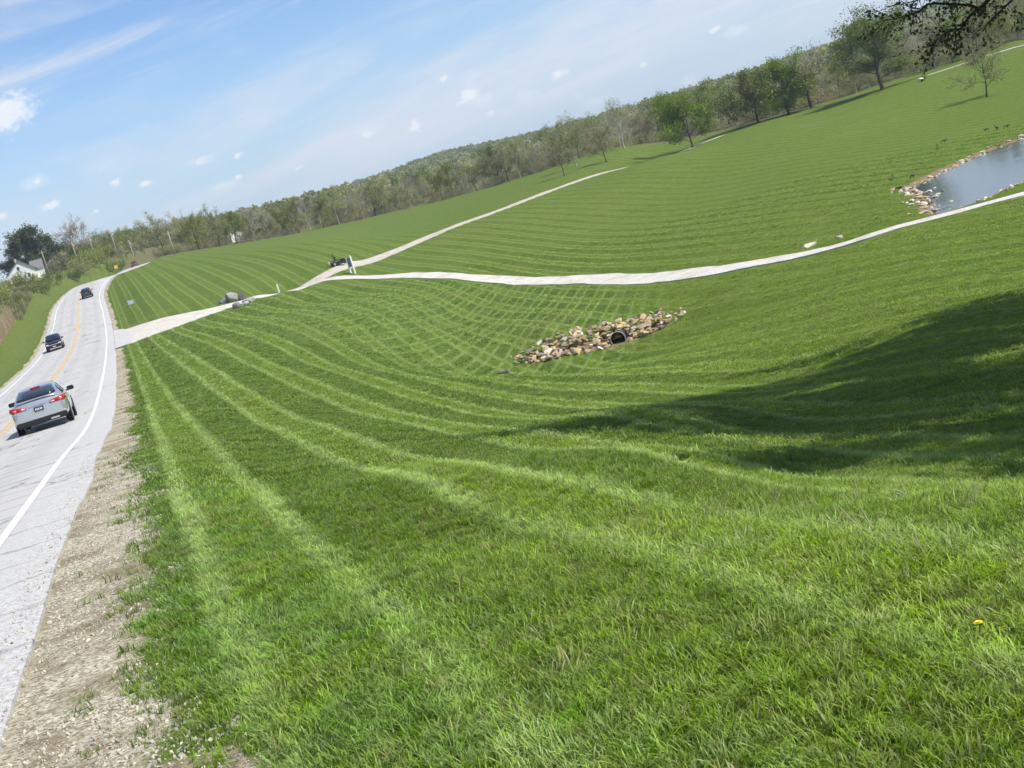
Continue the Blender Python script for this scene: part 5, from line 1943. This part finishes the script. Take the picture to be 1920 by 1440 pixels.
SUV = dict(
    body=[(-2.28, .70, .55, .75, .95, 1.0), (-2.26, .82, .42, .75, 1.05, 1.08), (-2.18, .90, .36, .75, 1.10, 1.12), (-1.8, .925, .32, .75, 1.10, 1.12), (-1.0, .93, .28, .72, 1.08, 1.10),
          (0, .93, .28, .72, 1.06, 1.08), (1.0, .925, .28, .72, 1.05, 1.09), (1.5, .92, .28, .70, 1.03, 1.07), (2.0, .89, .30, .66, .94, 1.0), (2.24, .82, .34, .62, .84, .9), (2.33, .70, .42, .6, .72, .76)],
    cab=[(-2.20, .82, .72, 1.15), (-2.05, .84, .69, 1.42), (-1.75, .85, .67, 1.62), (-1.0, .85, .655, 1.69), (-.2, .85, .65, 1.71), (.3, .85, .65, 1.68), (.8, .84, .68, 1.44), (1.35, .81, .74, 1.10)],
    belt=1.08, rearglass=(-2.16, -1.82), windshield=(.36, 1.26), side=(-1.72, .92), wheel=(.36, 1.34))


def vehicle(name, spec, paint_mat, y, off, oncoming, label, cat="car", plate=True, detail=True):
    p, z, t = road_frame(y, off)
    root = add(name, None, loc=(p[0], p[1], z), label=label, cat=cat, group="cars on the road")
    hd = math.atan2(t[1], t[0])
    pitch = -math.asin(t[2])
    if oncoming:
        hd += math.pi
        pitch = -pitch
    root.rotation_euler = (0, pitch, hd)
    st = []
    for x, w, zb, zm, zs, zt in spec['body']:
        st.append((x, [(0, zb), (w * .80, zb), (w * .95, zb + .06), (w * .99, (zb + zm) / 2), (w, zm), (w * .985, zs - .10), (w * .93, zs - .015), (w * .80, zs + .01), (w * .4, zt - .005), (0, zt)]))
    shell("body", st, paint_mat, root)
    C = np.array(spec['cab'])
    bz = spec['belt']
    st = []
    for x, yb, yt, zt in C:
        st.append((x, [(0, bz - .1), (yb, bz - .1), (yb, bz), (yt + .03, zt - .06), (yt - .05, zt - .008), (yt * .45, zt + .012), (0, zt + .016)]))
    shell("roof", st, paint_mat, root)

    def cab(x):
        return [np.interp(x, C[:, 0], C[:, k]) for k in (1, 2, 3)]

    def cross(x0, x1, inset, lift):
        rows = []
        for x in np.linspace(x0, x1, 6):
            yb, yt, zt = cab(x)
            rows.append([(x + (-lift if x1 < 0 else lift) * .6, k * (yt - inset), zt + lift * (.9 - .35 * abs(k)) + .002) for k in (-1, -.5, 0, .5, 1)])
        return rows
    patch("rear_window", cross(*spec['rearglass'], .07, .020), M_GLASS, root)
    patch("windscreen", cross(*spec['windshield'], .06, .020), M_GLASS, root)
    s0, s1 = spec['side']
    for sgn in (1, -1):
        for a, b in ((s0, s0 + (s1 - s0) * .46), (s0 + (s1 - s0) * .50, s1)):
            rows = []
            for x in np.linspace(a, b, 5):
                yb, yt, zt = cab(x)
                rows.append([(x, sgn * (yb + (yt + .03 - yb) * f + .004), bz + .03 + (zt - .12 - bz) * f) for f in (0.02, .5, .95)])
            patch("side_window", rows, M_GLASS, root)
    wr, wx = spec['wheel']
    for sx in (-1, 1):
        for sy in (-1, 1):
            cyl("wheel_arch", wr + .06, .03, M_BLACK, root, (sx * wx, sy * .905, wr + .02), seg=24)
            wh = add("wheel", None, root, loc=(sx * wx, sy * .82, wr))
            cyl("tyre", wr, .23, M_TYRE, wh, (0, 0, 0), seg=28, bev=.04)
            cyl("rim", wr * .66, .245, M_RIM, wh, (0, 0, 0), seg=18)
    xr = spec['body'][0][0]
    xf = spec['body'][-1][0]
    zb = spec['body'][3][2]
    boxes("rear_valance", [(xr + .12, 0, zb + .10, .24, 1.66, .24)], M_BLACK, root, .05)
    boxes("front_grille", [(xf - .10, 0, zb + .16, .24, 1.40, .28)], M_BLACK, root, .05)
    mz = bz + .05
    for sgn in (1, -1):
        boxes("mirror", [(.72, sgn * 1.02, mz, .14, .24, .15), (.74, sgn * .90, mz - .05, .06, .16, .05)], M_BLACK if detail else paint_mat, root, .03)
        if spec is SEDAN:
            tl = patch("tail_lamp", [[(-2.445, sgn * .36, .815), (-2.44, sgn * .62, .80), (-2.395, sgn * .84, .79), (-2.28, sgn * .925, .83)],
                                     [(-2.435, sgn * .40, .87), (-2.43, sgn * .64, .89), (-2.385, sgn * .83, .90), (-2.26, sgn * .925, .92)],
                                     [(-2.42, sgn * .46, .905), (-2.405, sgn * .66, .945), (-2.36, sgn * .81, .965), (-2.24, sgn * .905, .975)]], M_TAIL, root)
            patch("reverse_lamp", [[(-2.46, sgn * .42, .835), (-2.455, sgn * .54, .83)], [(-2.452, sgn * .43, .868), (-2.447, sgn * .56, .875)]], M_TAILW, tl)
            patch("lamp_lens", [[(-2.435, sgn * .70, .84), (-2.405, sgn * .82, .84)], [(-2.42, sgn * .71, .90), (-2.395, sgn * .81, .905)]], flat("tail_lamp_bright", (.80, .16, .12), .15), tl)
        else:
            boxes("tail_lamp", [(xr + .07, sgn * .78, 1.06, .12, .16, .34)], M_TAIL, root, .03)
        boxes("headlamp", [(xf - .11, sgn * .64, zb + .42, .16, .34, .13)], M_HEAD, root, .03)
    if spec is SEDAN:
        boxes("brake_lamp", [(-1.02, 0, 1.415, .05, .34, .035)], M_TAIL, root, .008)
        boxes("trunk_lip", [(-2.31, 0, 1.085, .16, 1.35, .03)], paint_mat, root, .012)
        boxes("trunk_trim", [(-2.452, 0, .895, .02, .62, .022)], M_CHROME, root)
        boxes("exhaust_trim", [(-2.40, -.42, .31, .12, .30, .05)], M_CHROME, root, .015)
    if plate:
        pl = boxes("number_plate", [(xr - .018, 0, .74 if spec is SEDAN else .9, .02, .31, .155)], flat("plate_dark", (.03, .032, .04), .4), root)
        boxes("plate_marks", [(xr - .031, dy, .74 if spec is SEDAN else .9, .006, .028, .07) for dy in (-.10, -.055, .0, .05, .095)], flat("plate_white", (.7, .7, .72), .5), pl)
    if oncoming:
        boxes("chrome_bar", [(xf + .015, 0, zb + .38, .04, 1.2, .06), (xf + .02, 0, zb + .16, .03, .36, .12)], M_CHROME, root, .01)
    return root


M_SILVER = paint("silver_paint", (.55, .59, .61), .75, .22)
vehicle("sedan", SEDAN, M_SILVER, 49.0, 2.0, False, "silver sedan with red tail lamps driving away in the near lane")
vehicle("suv", SUV, paint("black_paint", (.010, .013, .018), .3, .15), 157.5, -2.0, True, "black car with bright front bumper coming towards the camera", plate=False)
vehicle("suv", SUV, paint("charcoal_paint", (.035, .037, .040), .5, .2), 247.5, 1.55, False, "dark grey car driving away up the hill past the drive", plate=True)
vehicle("hatchback", SUV, paint("red_paint", (.26, .02, .02), .4, .25), 452.0, -1.8, True, "tiny red car beyond the crest of the road", plate=False)


# ------------------------------------------------------------------ white house, outbuilding, poles
M_SIDING = None


def siding(g):
    x, y, z = g.xyz(g.obj())
    f = g.m('FRACT', g.m('DIVIDE', z, .18))
    n = g.noise(g.obj(), 2, 4)
    c = g.mix(n, (.74, .74, .72), (.82, .82, .81))
    return principled(g, c, .7, 0, g.bump(f, .5, .02), .3)


M_SIDING = material("white_siding", siding)
M_ROOF = flat("grey_shingle", (.16, .16, .165), .9, var=.3, scale=8)
M_WIN = flat("window_pane", (.03, .035, .045), .1, 0, .7)
M_TANW = flat("tan_board", (.50, .40, .20), .8)


def gable(name, L, W, Hw, Hr, mat, parent, loc=(0, 0, 0), rot=0.0):
    """Walls of a gabled block: gable ends face -y and +y."""
    w, l = W / 2, L / 2
    V = []
    for y in (-l, l):
        V += [(-w, y, -1.5), (w, y, -1.5), (w, y, Hw), (0, y, Hr), (-w, y, Hw)]
    F = [[0, 1, 2, 3, 4], [9, 8, 7, 6, 5], [1, 6, 7, 2], [5, 0, 4, 9]]
    return add(name, mesh_np(name, np.array(V, float), F, [mat], False), parent, loc=loc, rot=(0, 0, rot))


def roof_slabs(name, L, W, Hw, Hr, mat, parent, loc=(0, 0, 0), rot=0.0, ov=.45, th=.16):
    w, l = W / 2 + ov, L / 2 + ov
    drop = (Hr - Hw) / (W / 2) * ov
    V, F = [], []
    for s in (-1, 1):
        k = len(V)
        for y in (-l, l):
            V += [(0, y, Hr + .02), (s * w, y, Hw - drop + .02), (s * w, y, Hw - drop + th + .02), (0, y, Hr + th + .02)]
        F += [[k, k + 1, k + 2, k + 3], [k + 7, k + 6, k + 5, k + 4], [k + 3, k + 2, k + 6, k + 7], [k + 1, k, k + 4, k + 5], [k + 2, k + 1, k + 5, k + 6]]
    return add(name, mesh_np(name, np.array(V, float), F, [mat], False), parent, loc=loc, rot=(0, 0, rot))


hx, hy = -135.6, 447.0
house = add("white_house", None, loc=(hx, hy, gz(hx, hy) - .2), rot=(0, 0, .25), label="white gabled house with grey roof on the hill left of the road", cat="house")
gable("wall", 11, 8.2, 3.3, 6.6, M_SIDING, house)
roof_slabs("roof", 11, 8.2, 3.3, 6.6, M_ROOF, house)
for wx_, wz, s in ((-.6, 4.3, .9), (1.9, 1.6, 1.0), (-2.2, 1.6, 1.0)):
    wn = boxes("window", [(wx_, -5.53, wz, .95 * s, .08, 1.5 * s)], M_POSTW, house)
    boxes("pane", [(wx_, -5.56, wz, .72 * s, .06, 1.25 * s)], M_WIN, wn)
boxes("porch", [(3.1, -5.62, .1, 2.2, .22, 2.2)], M_TANW, house)
gable("wing_wall", 3.4, 5.0, 3.0, 5.6, M_SIDING, house, (4.6, 3.4, 0), math.pi / 2)
roof_slabs("wing_roof", 3.4, 5.0, 3.0, 5.6, M_ROOF, house, (4.6, 3.4, 0), math.pi / 2, ov=.3)
boxes("chimney", [(-1.0, 2.0, 6.6, .7, .7, 2.0)], M_TANW, house)

sx_, sy_ = -72.6, 466.0
shed = add("white_shed", None, loc=(sx_, sy_, gz(sx_, sy_) + .3), rot=(0, 0, .5), label="small white shed glimpsed through the trees at the field's far edge", cat="shed")
gable("wall", 6, 4.5, 2.2, 3.4, M_SIDING, shed)
roof_slabs("roof", 6, 4.5, 2.2, 3.4, flat("pale_metal_roof", (.62, .62, .62), .5), shed, ov=.25)
boxes("door", [(0, -3.03, .6, 1.6, .06, 2.0)], flat("shed_door", (.30, .28, .25), .7), shed)

bx_, by_ = -106.5, 438.0
M_POLE = flat("weathered_pole", (.34, .29, .23), .9, var=.25)
POLES = [(-153.5, 452.0, 9.5, "utility pole at the picture's left edge beside the house"), (-124.8, 436.0, 8.0, "utility pole with cross-arm just right of the white house"),
         (-122.2, 462.0, 8.6, "utility pole between the dense tree and the elm"), (-121.0, 480.0, 8.8, "utility pole in front of the bare elm"),
         (-116.5, 492.0, 9.2, "left one of two poles above the yellow-green shrubs"), (-112.6, 497.0, 9.2, "right one of two poles above the yellow-green shrubs"),
         (-77.0, 387.0, 6.6, "pale leaning pole at the near end of the far tree row")]
for x, y, h, lab in POLES:
    rt = add("utility_pole", None, loc=(x, y, gz(x, y)), rot=(0, 0, .4), label=lab, cat="pole", group="utility poles beyond the road")
    cyl("pole", .17, h + 1, M_POLE, rt, (0, 0, (h + 1) / 2 - 1), seg=10, axis='z', r2=.12)
    boxes("cross_arm", [(0, 0, h - .5, 2.0, .12, .14)], M_POLE, rt)
    if h > 8:
        cyl("transformer", .24, .7, flat("transformer_grey", (.35, .36, .36), .5), rt, (.32, 0, h - 1.4), seg=12, axis='z')
wsn = add("warning_sign", None, loc=(-99.2, 412.0, gz(-99.2, 412.0)), rot=(0, 0, .3), label="small yellow road sign left of the crest", cat="sign")
boxes("post", [(0, 0, 1.0, .08, .08, 2.2)], M_POLE, wsn)
boxes("panel", [(0, -.07, 2.3, .95, .03, .95)], flat("sign_yellow", (.70, .42, .04), .5), wsn)
mb_ = add("mailbox", None, loc=(-107.5, 372.0, gz(-107.5, 372.0)), rot=(0, 0, .3), label="white roadside mailbox below the mown yard", cat="mailbox")
boxes("post", [(0, 0, .5, .12, .12, 1.1)], M_POLE, mb_)
boxes("box", [(0, 0, 1.25, .5, .9, .5)], M_POSTW, mb_, .08)


# ------------------------------------------------------------------ the air between the camera and the far ridge
def haze():
    bm = bmesh.new()
    bmesh.ops.create_cube(bm, size=1.0)
    bmesh.ops.scale(bm, vec=(19000, 19000, 96), verts=bm.verts[:])
    bmesh.ops.translate(bm, vec=(0, 0, 34), verts=bm.verts[:])
    me = bpy.data.meshes.new("haze")
    bm.to_mesh(me)
    bm.free()
    mt = bpy.data.materials.new("pale_air")
    mt.use_nodes = True
    mt.node_tree.nodes.clear()
    out = mt.node_tree.nodes.new('ShaderNodeOutputMaterial')
    vol = mt.node_tree.nodes.new('ShaderNodeVolumePrincipled')
    vol.inputs['Color'].default_value = (.80, .88, 1.0, 1)
    vol.inputs['Density'].default_value = .00017
    vol.inputs['Anisotropy'].default_value = .2
    mt.node_tree.links.new(vol.outputs[0], out.inputs['Volume'])
    me.materials.append(mt)
    add("haze", me, kind='stuff')


haze()
